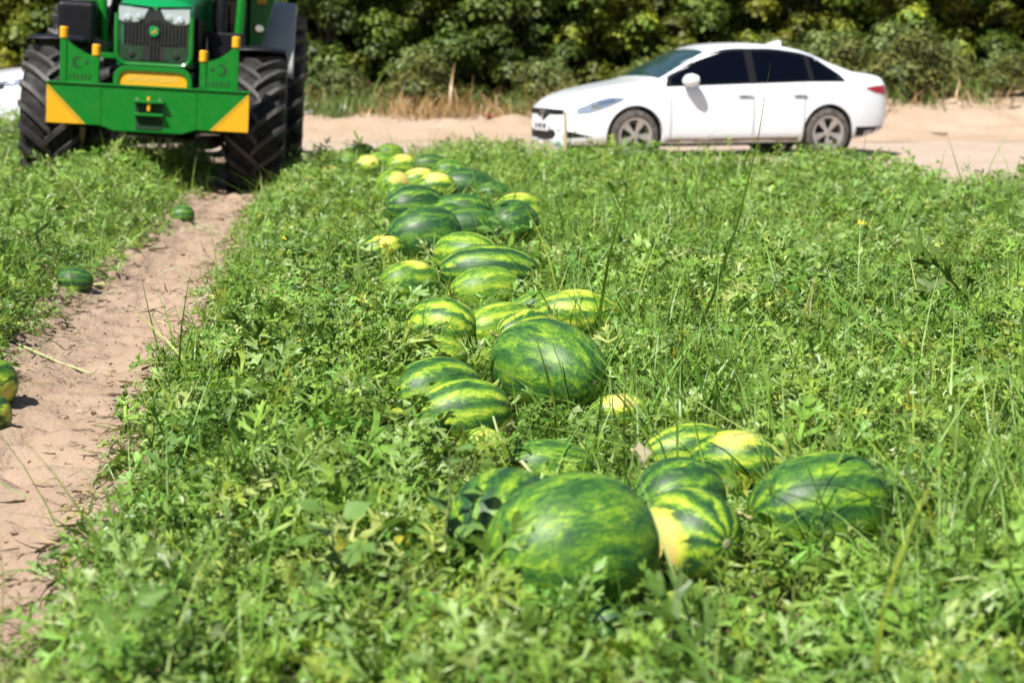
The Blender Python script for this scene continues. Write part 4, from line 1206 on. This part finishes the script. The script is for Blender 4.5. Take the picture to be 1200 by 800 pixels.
lay(18000, 8.5, 12.5, MID[:2] + FAR, .092)
lay(36000, 12.5, 22.5, FAR, .10)
# fine weeds filling the gaps
T, F, S = simple_leaf()
for n, y0, y1, sz in ((21000, 2.6, 9, .034), (22000, 9, 22.5, .058)):
    x, y = candidates(n, y0, y1); ok = in_field(x, y); x, y = x[ok], y[ok]; n = len(x)
    pos = np.stack([x, y, height(x, y) + canopy(x, y) * (.15 + 1.0 * rng.random(n))], 1)
    ok = melon_keep(pos, .12) & clear_of_tractor(pos); pos, x, y = pos[ok], x[ok], y[ok]; n = len(x)
    parts.append(scatter(T, F, pos, rotm(rng.random(n) * 6.283, np.abs(rng.normal(0, .7, n)), rng.random(n) * 6.283), sz * np.exp(rng.normal(0, .3, n)), tints(n, x, y, (.135, .24, .036)), S))
# creeping stems between the leaves
for i in range(420):
    yy = 2.8 + rng.random() ** 1.2 * 12; xx = (rng.random() * 2 - 1) * (.31 * yy + .5)
    if not in_field(np.array([xx]), np.array([yy]), .01)[0]: continue
    k = 12; az = rng.random() * 6.283; P = []
    for j in range(k):
        az += rng.normal(0, .28); xx += math.cos(az) * .05; yy += math.sin(az) * .05
        P.append((xx, yy, hgt(xx, yy) + .75 * float(canopy(np.array([xx]), np.array([yy]))[0]) + .035 * math.sin(j * .8 + i)))
    P = np.array(P)
    if not melon_keep(P, .05).all(): continue
    d = np.gradient(P, axis=0); sd = np.stack([-d[:, 1], d[:, 0], 0 * d[:, 0]], 1); sd /= np.linalg.norm(sd, axis=1)[:, None] + 1e-6
    r = .0026
    Vv = np.concatenate([P - sd * r, P + np.array([0, 0, r * 1.6]), P + sd * r]); Ff = []
    for j in range(k - 1):
        for a_, b_ in ((0, 1), (1, 2), (2, 0)): Ff += [(a_ * k + j, b_ * k + j, b_ * k + j + 1), (a_ * k + j, b_ * k + j + 1, a_ * k + j + 1)]
    parts.append((Vv, np.array(Ff), np.repeat(np.array([[.20, .27, .09]]) * np.exp(rng.normal(0, .2)), 3 * k, 0)))
V, F, C = join(parts)
o = put('melon_vines', tri_mesh('melon_vines', V, F, C, False), M['leaf'])
tag(o, 'dense cut-leaved green melon vines covering the field', 'vines', kind='stuff')

# ---- grass among the vines, tall to the right of the row
parts = []
BL = [blade(4, b, w) for b, w in ((.25, .009), (.6, .011), (1.1, .010))]
def grass(n, y0, y1, hgt_, dens, base, wide=1., spec_keep=.25):
    x, y = candidates(n, y0, y1); ok = in_field(x, y) & (rng.random(n) < dens(x, y)); x, y = x[ok], y[ok]; n = len(x)
    sc = hgt_ * np.exp(rng.normal(0, .33, n)); pos = np.stack([x, y, height(x, y)], 1)
    tip = pos + np.stack([np.zeros(n), np.zeros(n), sc * .8], 1)
    ok = melon_keep(tip, spec_keep) & melon_keep(pos, .5) & clear_of_tractor(pos); pos, x, y, sc = pos[ok], x[ok], y[ok], sc[ok]; n = len(x)
    k = rng.integers(0, 3, n)
    for i, (T, F, S) in enumerate(BL):
        q = k == i; m = q.sum()
        Rm = rotm(rng.random(m) * 6.283, np.abs(rng.normal(0, .28, m)), rng.random(m) * 6.283)
        s3 = np.stack([wide * (.25 + .75 * sc[q] / hgt_) * hgt_ * np.ones(m), sc[q], sc[q]], 1)
        tt = tints(m, x[q], y[q], base, .2, .05)
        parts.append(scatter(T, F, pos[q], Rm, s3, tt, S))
def clump(x, y): return sstep(.46, .66, fbm(x * 1.1 + 70, y * 1.1 + 20))
def right_of_row(x, y): u = row_x(x, y); return sstep(.85, 1.15, u) * (.35 + .65 * sstep(3.5, 1.6, u))
grass(30000, 2.6, 8.5, .25, lambda x, y: .14 + .86 * right_of_row(x, y) * (.25 + .75 * clump(x, y)), (.15, .27, .042), 1.15)
grass(32000, 8.5, 13, .25, lambda x, y: .10 + .75 * right_of_row(x, y) * (.3 + .7 * clump(x, y)), (.15, .27, .042), 1.3)
grass(42000, 13, 22, .25, lambda x, y: .18 + .6 * sstep(.9, 1.6, row_x(x, y)) * (.3 + .7 * clump(x, y)) + .5 * sstep(1.2, .2, field_edge(x, y) - y), (.15, .27, .042), 1.8)
grass(12000, 3.2, 7.8, .34, lambda x, y: .85 * np.exp(-((row_x(x, y) - 1.15) / .33) ** 2) * (.2 + .8 * clump(x * 2, y * 2)), (.15, .27, .042), .95, .4)
grass(2500, 2.4, 4.2, .32, lambda x, y: sstep(.8, 1.1, x) * .8, (.12, .21, .045), 1.0, .3)
# short fine blades all through the vines
grass(14000, 2.5, 9, .14, lambda x, y: .75 + 0 * x, (.145, .24, .04), 1.1, .10)
grass(24000, 9, 22, .17, lambda x, y: .7 + 0 * x, (.145, .24, .04), 1.9, .10)
# straw coloured dead blades
grass(2200, 2.6, 16, .17, lambda x, y: .5 + 0 * x, (.30, .26, .12), 1.0, .2)
V, F, C = join(parts)
o = put('grass', tri_mesh('grass', V, F, C, True), M['blade'])
tag(o, 'long green grass blades growing through the vines', 'grass', kind='stuff')

# ---- dry straw and leaf litter along both edges of the track, clods on it
parts = []
T, F, S = blade(3, .35, .05)
n = 13000
v_ = rng.random(n) ** 1.3 * 19 + 2.2; l, r = track_edges(v_)
edge = rng.random(n) < .78
u_ = np.where(edge, np.where(rng.random(n) < .5, l + rng.normal(.02, .10, n), r + rng.normal(-.07, .10, n)), -1.12 + rng.normal(0, .22, n))
clus = fbm(u_ * 5, v_ * 2.2); ok = clus > np.where(edge, .38, .56); u_, v_ = u_[ok], v_[ok]; n = len(u_)
x, y = from_row(u_, v_)
zt = height(x, y) + .006 + ruts(x, y)
pos = np.stack([x, y, zt + .006 + .012 * rng.random(n)], 1)
ok = melon_keep(pos, 1.) & clear_of_tractor(pos); pos = pos[ok]; n = len(pos)
a = rng.random(n) * 6.283
Rm = rotm(a, 1.5 + rng.normal(0, .12, n), rng.random(n) * 6.283)
base = np.where((rng.random(n) < .55)[:, None], np.array([.10, .075, .05]), np.array([.30, .25, .14])) * np.exp(rng.normal(0, .3, n))[:, None]
parts.append(scatter(T, F, pos, Rm, .042 * np.exp(rng.normal(0, .5, n)), base, S))
V, F, C = join(parts)
tag(put('straw_litter', tri_mesh('straw_litter', V, F, C, False), M['leaf']), 'dry straw and dead leaf bits strewn along the dirt track', 'litter', kind='stuff')

oct_v = np.array([(1, 0, 0), (-1, 0, 0), (0, 1, 0), (0, -1, 0), (0, 0, .7), (0, 0, -.7), (.6, .6, .4), (-.6, -.55, .4)], float)
oct_f = np.array([(0, 6, 4), (6, 2, 4), (2, 1, 4), (1, 7, 4), (7, 3, 4), (3, 0, 4), (0, 2, 6), (1, 3, 7), (2, 0, 5), (1, 2, 5), (3, 1, 5), (0, 3, 5)])
n = 5000
v_ = rng.random(n) ** 1.2 * 19 + 2.2; l, r = track_edges(v_); u_ = l + (r - l) * rng.beta(.7, .7, n)
ok = fbm(u_ * 4 + 9, v_ * 2) > .46; u_, v_ = u_[ok], v_[ok]; n = len(u_); x, y = from_row(u_, v_)
pos = np.stack([x, y, height(x, y) + .008 + ruts(x, y)], 1)
sc = (.005 * np.exp(rng.normal(0, .55, n)))[:, None] * np.exp(rng.normal(0, .2, (n, 3)))
V, F, C = scatter(oct_v, oct_f, pos, rotm(rng.random(n) * 6.28, rng.random(n) * .6, rng.random(n) * 6.28), sc, np.ones((n, 3)))
tag(put('soil_clods', tri_mesh('soil_clods', V, F, C, False), M['track']), 'small crumbly clods scattered over the dirt track', 'clods', kind='stuff')

# ---- dry weeds on the bank in front of the hedge
parts = []
T, F, S = blade(4, .55, .018)
n = 30000
x = rng.random(n) * 34 - 17; y = 28.6 + rng.random(n) * 3.6
dens = sstep(.36, .56, fbm(x * .9, y * .9 + 11)) * sstep(28.4, 29.6, y) * (1 - .55 * sstep(4.5, 6.5, x))
ok = rng.random(n) < dens; x, y = x[ok], y[ok]; n = len(x)
pos = np.stack([x, y, height(x, y)], 1)
kind_ = fbm(x * .7 + 5, y * .7) > .57
base = np.where(kind_[:, None], np.array([.10, .16, .035]), np.array([.34, .23, .12])) * np.exp(rng.normal(0, .3, n))[:, None]
sc = .34 * np.exp(rng.normal(0, .35, n))
V, F, C = scatter(T, F, pos, rotm(rng.random(n) * 6.28, np.abs(rng.normal(0, .4, n)), rng.random(n) * 6.28), np.stack([sc * 1.5, sc, sc], 1), base, S)
tag(put('dry_weeds', tri_mesh('dry_weeds', V, F, C, True), M['blade']), 'dry straw coloured weeds on the sandy bank below the hedge', 'weeds', kind='stuff')

# ================================================================ trees and bushes of the hedge
def crown_mesh(seed, w, h, nclump, nleaf, leaf=.085, base=(.055, .105, .012), low=0.):
    g = np.random.default_rng(seed)
    T = np.array([(0, 0, 0), (-.34, .5, .08), (.34, .5, .08), (0, 1, -.06)], float); F = np.array([(0, 2, 1), (1, 2, 3)]); S = np.ones(4)
    parts = []
    cs = []
    while len(cs) < nclump:
        p = g.random(3) * 2 - 1
        rr = (p[0] ** 2 + p[1] ** 2) ** .5
        if rr > 1 or rr < .25 and abs(p[2]) < .6: continue
        prof = math.sqrt(max(0, 1 - max(0, p[2]) ** 2)) * (1 if p[2] > -.6 else .85)
        if rr > prof: continue
        cs.append((p[0] * w / 2, p[1] * w / 2, low + (p[2] + 1) * h / 2, g.uniform(.20, .44), np.exp(g.normal(0, .26)), g.normal(0, .10)))
    for cx, cy, cz, cr, lum, hue in cs:
        d = g.normal(0, 1, (nleaf, 3)); d /= np.linalg.norm(d, axis=1)[:, None]
        d[:, 2] = np.where(d[:, 2] < -.3, -d[:, 2], d[:, 2])
        rad = cr * (.55 + .5 * g.random(nleaf))[:, None] * np.array([1.15, 1.15, .8])
        pos = np.array([cx, cy, cz]) + d * rad
        ax = np.arctan2(d[:, 1], d[:, 0]); tilt = np.arccos(np.clip(d[:, 2], -1, 1)) * .8 + g.normal(0, .35, nleaf)
        c = np.array(base) * lum * np.array([1 + hue, 1, 1 - hue]) * np.exp(g.normal(0, .2, nleaf))[:, None]
        parts.append(scatter(T, F, pos, rotm(ax, tilt, g.random(nleaf) * 6.28), leaf * np.exp(g.normal(0, .25, nleaf)), np.clip(c, .003, .5), S))
    V, F, C = join(parts)
    me = tri_mesh('crown', V, F, C, True); me.materials.append(M['treeleaf'])
    return me, cs
def trunk_mesh(seed, cs, h, r0):
    g = random.Random(seed); mb = MB()
    top = Vector((g.uniform(-.2, .2), g.uniform(-.2, .2), h * .75))
    pts = [Vector((0, 0, -.05)), Vector((g.uniform(-.08, .08), g.uniform(-.08, .08), h * .2)), Vector((top.x * .6, top.y * .6, h * .5)), top]
    mb.tube(pts, [r0, r0 * .8, r0 * .5, r0 * .2], 8)
    for c in g.sample(cs, min(16, len(cs))):
        z = min(c[2] * g.uniform(.35, .8), h * .72); b0 = Vector((top.x * z / h, top.y * z / h, z)); e = Vector(c[:3])
        mb.tube([b0, (b0 + e) / 2 + Vector((0, 0, .08)), e], [r0 * .35, r0 * .22, r0 * .08], 5)
    return mesh_from('trunk', mb.v, mb.f)
KINDS = [  # (name, label, width, height, clumps, leaves, leaf size, colour, low)
 ('hedge_tree', 'dense olive green hedge tree', 2.7, 4.4, 120, 190, .10, (.10, .135, .018), -.05),
 ('hedge_tree', 'dark green bushy hedge tree', 2.5, 4.0, 110, 190, .095, (.072, .11, .02), .0),
 ('hedge_tree', 'yellowish green hedge tree', 2.8, 4.2, 120, 190, .10, (.125, .155, .018), -.1),
 ('tall_tree', 'tall dark tree rising over the hedge', 3.4, 6.0, 150, 190, .13, (.05, .075, .014), -.2),
 ('low_bush', 'low grey green bush at the hedge foot', 1.2, 1.0, 30, 150, .065, (.12, .145, .045), .0)]
PROTO = []
for i, (nm, lab, w, h, nc, nl, ls, bc, lo) in enumerate(KINDS):
    cm, cs = crown_mesh(40 + i, w, h, nc, nl, ls, bc, lo); tm = trunk_mesh(60 + i, cs, h, .10 if h > 2 else .03); tm.materials.append(M['bark'])
    PROTO.append((nm, lab, cm, tm))
ZONE = ((335, 'behind the tractor'), (600, 'above the dry brush between tractor and sedan'), (800, 'behind the bonnet of the sedan'), (1045, 'behind the cabin and boot of the sedan'), (9999, 'above the bare sandy bank past the sedan'))
def plant(k, x, y, s, rz, sz=1.):
    nm, lab, cm, tm = PROTO[k]
    o = empty(nm, (x, y, hgt(x, y) - .03), (0, 0, rz)); o.scale = (s, s, s * sz)
    zone = next(w for e, w in ZONE if 600 + FPX * x / y < e)
    tag(o, lab + ' ' + zone, 'bush' if k == 4 else 'tree', ('olive trees of the hedge', 'dark trees of the hedge', 'yellowish trees of the hedge', 'tall trees behind the hedge', 'bushes on the bank')[k])
    put('trunk', tm, None, o); put('crown', cm, None, o)
g = random.Random(5)
order = [0, 1, 2, 1, 0, 1, 0, 1, 2, 0, 2, 2, 0, 2, 1]
for i, k in enumerate(order):
    x = -12.6 + i * 1.8 + g.uniform(-.3, .3)
    plant(k, x, 32.6 + g.uniform(-.5, .5) + .9 * (x > 8.5), g.uniform(.88, 1.12), g.uniform(0, 6.28))
for i in range(13):
    plant(3, -14 + i * 2.3 + g.uniform(-.4, .4), 35.4 + g.uniform(-.5, .5), g.uniform(.9, 1.1), g.uniform(0, 6.28))
for i in range(9):
    plant(3, -14.5 + i * 3.6 + g.uniform(-.4, .4), 38.6 + g.uniform(-.4, .4), g.uniform(1.15, 1.3), g.uniform(0, 6.28))
for x, y, s in ((-10.5, 30.9, 1.), (-8.2, 31.1, .8), (-3.1, 31.2, .7), (-1.6, 30.9, 1.0), (.6, 30.7, .9), (2.3, 31.0, .8), (5.6, 30.4, 1.15), (6.8, 30.2, 1.2), (7.6, 30.7, .9), (10.2, 31.6, .6), (8.6, 30.2, .7), (9.4, 29.4, .35), (9.7, 29.5, .3), (4.6, 30.5, 1.1)):
    plant(4, x, y, s, g.uniform(0, 6.28))
# ================================================================ small things
# ---- broad-leaved weeds standing among the melons: every leaf is a part
def broad_leaf_mesh(seed):
    r_ = random.Random(seed); V = []; F = []; n = 8
    prof = [.10, .62, .92, 1.0, .90, .70, .45, .20, .02]
    for i in range(n + 1):
        t = i / n; w = .40 * prof[i]
        for k in (-1, -.5, 0, .5, 1):
            V.append((w * k, t - (.10 * abs(k) if i == 0 else 0), .10 * abs(k) * w - .22 * t * t + .015 * math.sin(9 * t + 5 * k + seed)))
    for i in range(n):
        for k in range(4): F.append((i * 5 + k, i * 5 + k + 1, (i + 1) * 5 + k + 1, (i + 1) * 5 + k))
    me = mesh_from('leaf', V, F); me.materials.append(M['weed']); return me
M['weed'] = plain('weed_leaf', (.095, .18, .036), .55, spec=.3, var=.3)
M['weed_stem'] = plain('weed_stem', (.12, .17, .05), .6, var=.2)
BLV = [broad_leaf_mesh(s) for s in range(3)]
def weed(px, py, y, h, n, size, lab, lean=(0, 0)):
    p = at_depth(px, py, y); z = hgt(p.x, y)
    root = empty('broadleaf_weed', (p.x, y, z))
    tag(root, lab, 'weed', 'broad-leaved weeds among the melons')
    r_ = random.Random(int(px * 7 + py)); top = Vector((lean[0], lean[1], h))
    pts = [Vector((0, 0, -.01)), top * .35 + Vector((r_.uniform(-.02, .02), 0, .01)), top * .7, top]
    MB().tube(pts, [.004, .0035, .003, .0015], 6).build('stem', M['weed_stem'], root, smooth=True)
    for i in range(n):
        t = .25 + .75 * i / max(1, n - 1); base = top * t; az = i * 2.4 + r_.uniform(-.4, .4)
        s = size * (1.1 - .55 * t) * r_.uniform(.85, 1.15)
        st = Vector((math.cos(az), math.sin(az), .45)) * s * .45
        o = put('leaf', BLV[i % 3], None, root, base + st, (R(r_.uniform(5, 45)), R(r_.uniform(-25, 25)), az - math.pi / 2)); o.scale = (s, s, s)
        MB().tube([base, base + st * .6 + Vector((0, 0, .004)), base + st], .0016, 5).build('leaf_stalk', M['weed_stem'], root, smooth=True)
weed(392, 755, 3.32, .26, 10, .11, 'broad-leaved weed rising from the vines away from the melons')
weed(528, 730, 3.45, .36, 14, .085, 'tall dark-stemmed weed against the dark watermelon with a lime stripe')
weed(645, 752, 3.32, .17, 9, .10, 'weed with pale heart-shaped leaves at the foot of the large mottled watermelon')
weed(708, 752, 3.36, .09, 5, .080, 'low weed over the small blackish green watermelon')
weed(1058, 690, 3.7, .29, 12, .075, 'weed beside the dark watermelon with lime dashes')
weed(962, 720, 3.60, .16, 7, .050, 'small weed below the dark watermelon with lime dashes')
weed(585, 300, 9.9, .36, 12, .11, 'leafy weed shading a dark watermelon in the road half of the row')
weed(405, 322, 9.3, .34, 12, .085, 'branching weed in the vines between the row and the tractor')
weed(445, 330, 9.1, .26, 10, .080, 'leafy weed around the orange edged watermelon')
weed(700, 428, 6.0, .17, 12, .028, 'seeding weed at the blossom end of the big striped watermelon')

# ---- withered vine bits on the front melons
def crumpled(name, px, py, y, size, mat, lab, cat, seed, group=None, flat=.35, ground=False):
    p = at_depth(px, py, y); r_ = random.Random(seed); V = []; F = []; n, m = 12, 5
    V.append((0, 0, r_.uniform(0, .1)))
    for j in range(1, m + 1):
        for i in range(n):
            a = 2 * math.pi * i / n; rr = j / m * (1 + .35 * math.sin(3 * a + seed) * j / m + r_.uniform(-.12, .12))
            V.append((rr * math.cos(a), rr * math.sin(a) * .75, flat * (abs(math.sin(2.5 * a + seed)) * (j / m) ** 1.5 + r_.uniform(-.15, .15))))
    for i in range(n): F.append((0, 1 + i, 1 + (i + 1) % n))
    for j in range(m - 1):
        for i in range(n): F.append((1 + j * n + i, 1 + (j + 1) * n + i, 1 + (j + 1) * n + (i + 1) % n, 1 + j * n + (i + 1) % n))
    me = mesh_from(name, [tuple(c * size for c in v) for v in V], F, False)
    z = hgt(p.x, p.y) + size * .08 if ground else p.z
    o = put(name, me, mat, None, (p.x, p.y, z), (R(r_.uniform(-30, 30)) * (not ground), R(r_.uniform(-30, 30)) * (not ground), r_.uniform(0, 6)))
    s = o.modifiers.new('thick', 'SOLIDIFY'); s.thickness = size * .03
    return tag(o, lab, cat, group)
DL = []
for sd in (2, 5, 8):
    me_ = broad_leaf_mesh(sd); me_.name = 'withered_leaf'; me_.materials.clear(); me_.materials.append(M['dryleaf'])
    for v_ in me_.vertices:
        x_, y_, z_ = v_.co
        v_.co = (x_ * (.75 + .35 * math.sin(11 * y_ + sd)), y_, z_ + .16 * math.sin(9 * x_ + 7 * y_ + sd) + .9 * x_ * x_)
    DL.append(me_)
for k, (px, py, y, sz, rz, lab) in enumerate(((752, 545, 3.98, .07, .3, 'pale pinkish withered leaf standing behind the dark striped watermelon'), (790, 566, 3.95, .07, 1.2, 'pale curled dead leaf beside the cream patched watermelon'), (590, 514, 4.72, .075, 4., 'brown shrivelled leaf beside the small yellowish watermelon'))):
    o = put('withered_leaf', DL[k], None, None, at_depth(px, py, y), (R(55), R(10), rz)); o.scale = (sz, sz, sz)
    sm = o.modifiers.new('thick', 'SOLIDIFY'); sm.thickness = .012
    tag(o, lab, 'leaf')
def vine(pts, r, name, lab, mat, cat='vine'):
    return tag(MB().tube(pts, r, 6).build(name, mat, None, smooth=True), lab, cat)
M['vine'] = plain('pale_vine', (.34, .38, .17), .7, var=.2)
Pq = lambda px, py, y: at_depth(px, py, y)
vine([Pq(578, 488, 4.7), Pq(585, 512, 4.55), Pq(598, 528, 4.45), Pq(602, 535, 4.4), Pq(598, 538, 4.35), Pq(612, 541, 4.3), Pq(624, 556, 4.2)], [.003, .004, .005, .0045, .005, .0055, .004], 'vine_stalk', 'pale bent vine stalk reaching over the low watermelon', M['vine'])
tp = []
for px, py in ((-30, 388), (20, 404), (70, 418), (110, 425), (165, 428)):
    q = on_z(px, py, .02); tp.append(Vector((q.x, q.y, hgt(q.x, q.y) + float(ruts(np.array([q.x]), np.array([q.y]))[0]) + .016)))
vine(tp, .005, 'trailing_vine', 'thin pale vine trailing across the dirt track', M['vine'])

# ---- stake with a rag of plastic film at the field edge
M['stake'] = plain('weathered_wood', (.42, .34, .22), .85, var=.2)
M['film'] = plain('plastic_film', (.50, .60, .58), .3, var=.1)
ps = at_depth(662, 190, 18.6); zs = hgt(ps.x, ps.y)
stk = empty('wooden_stake', (ps.x, ps.y, zs)); tag(stk, 'thin wooden stake at the field edge in front of the sedan', 'stake')
MB().tube([(0, 0, -.05), (.004, 0, .35), (-.002, 0, .66)], [.024, .022, .018], 7).build('post', M['stake'], stk, smooth=True)
fl = MB(); n = 9; V = []; F = []
for i in range(n):
    t = i / (n - 1)
    for k in range(5): V.append((-.012 - .16 * t * (.55 + .45 * math.sin(k * 2.1 + 1)), .012 + .025 * math.sin(7 * t + k), .50 - .30 * k / 4 - .16 * t * (1 - .3 * k / 4)))
for i in range(n - 1):
    for k in range(4): F.append((i * 5 + k, i * 5 + k + 1, (i + 1) * 5 + k + 1, (i + 1) * 5 + k))
fo = fl.add(V, F).build('film_rag', M['film'], stk, smooth=True); sm = fo.modifiers.new('thick', 'SOLIDIFY'); sm.thickness = .003

# ---- litter on the bank
M['litter'] = plain('white_plastic_litter', (.70, .71, .74), .45, var=.08)
M['litter_red'] = plain('red_plastic_litter', (.36, .10, .09), .6, var=.08)
for i, (px, py, y, s, mt, lab) in enumerate(((358, 112, 29.6, .16, 'litter', 'scrap of white plastic litter low on the sandy bank'), (364, 94, 31.0, .20, 'litter', 'pale plastic litter caught in the dry weeds'),
        (408, 104, 30.8, .15, 'litter', 'bluish white plastic litter under the hedge'), (470, 110, 30.6, .22, 'litter', 'crumpled grey white bag under the hedge'),
        (520, 124, 30.0, .09, 'litter_red', 'small red plastic scrap on the bank'), (572, 140, 29.0, .11, 'litter_red', 'faded red scrap near the foot of the bank'))):
    crumpled('plastic_litter', px, py, y, s, M[mt], lab, 'litter', i + 11, None, .7, True)

# ---- yellow flowers and yellowed leaves in the vines
M['petal'] = plain('yellow_petal', (.80, .58, .03), .6, var=.1)
pe = MB()
for k in range(5):
    a = 2 * math.pi * k / 5
    pe.add([(0, 0, 0), (.013 * math.cos(a - .5), .013 * math.sin(a - .5), .004), (.022 * math.cos(a), .022 * math.sin(a), .007), (.013 * math.cos(a + .5), .013 * math.sin(a + .5), .004)], [(0, 1, 2, 3)])
PET = mesh_from('flower', pe.v, pe.f, False); PET.materials.append(M['petal'])
r_ = random.Random(9)
for px, py, s, lab in ((351, 219, 2.2, 'yellow melon flower in the vines between the tractor and the row'), (332, 280, 1.5, 'yellow melon flower in the vines beside the dirt track'), (935, 487, 1.2, 'yellow flower in tall grass behind the dark watermelon with lime dashes'), (1010, 262, 1.6, 'orange yellow flower in the open vines towards the sedan')):
    q = on_z(px, py, .24)
    o = put('melon_flower', PET, None, None, (q.x, q.y, q.z), (R(r_.uniform(-60, 10)), R(r_.uniform(-30, 30)), r_.uniform(0, 6))); o.scale = (s, s, s)
    tag(o, lab, 'flower')
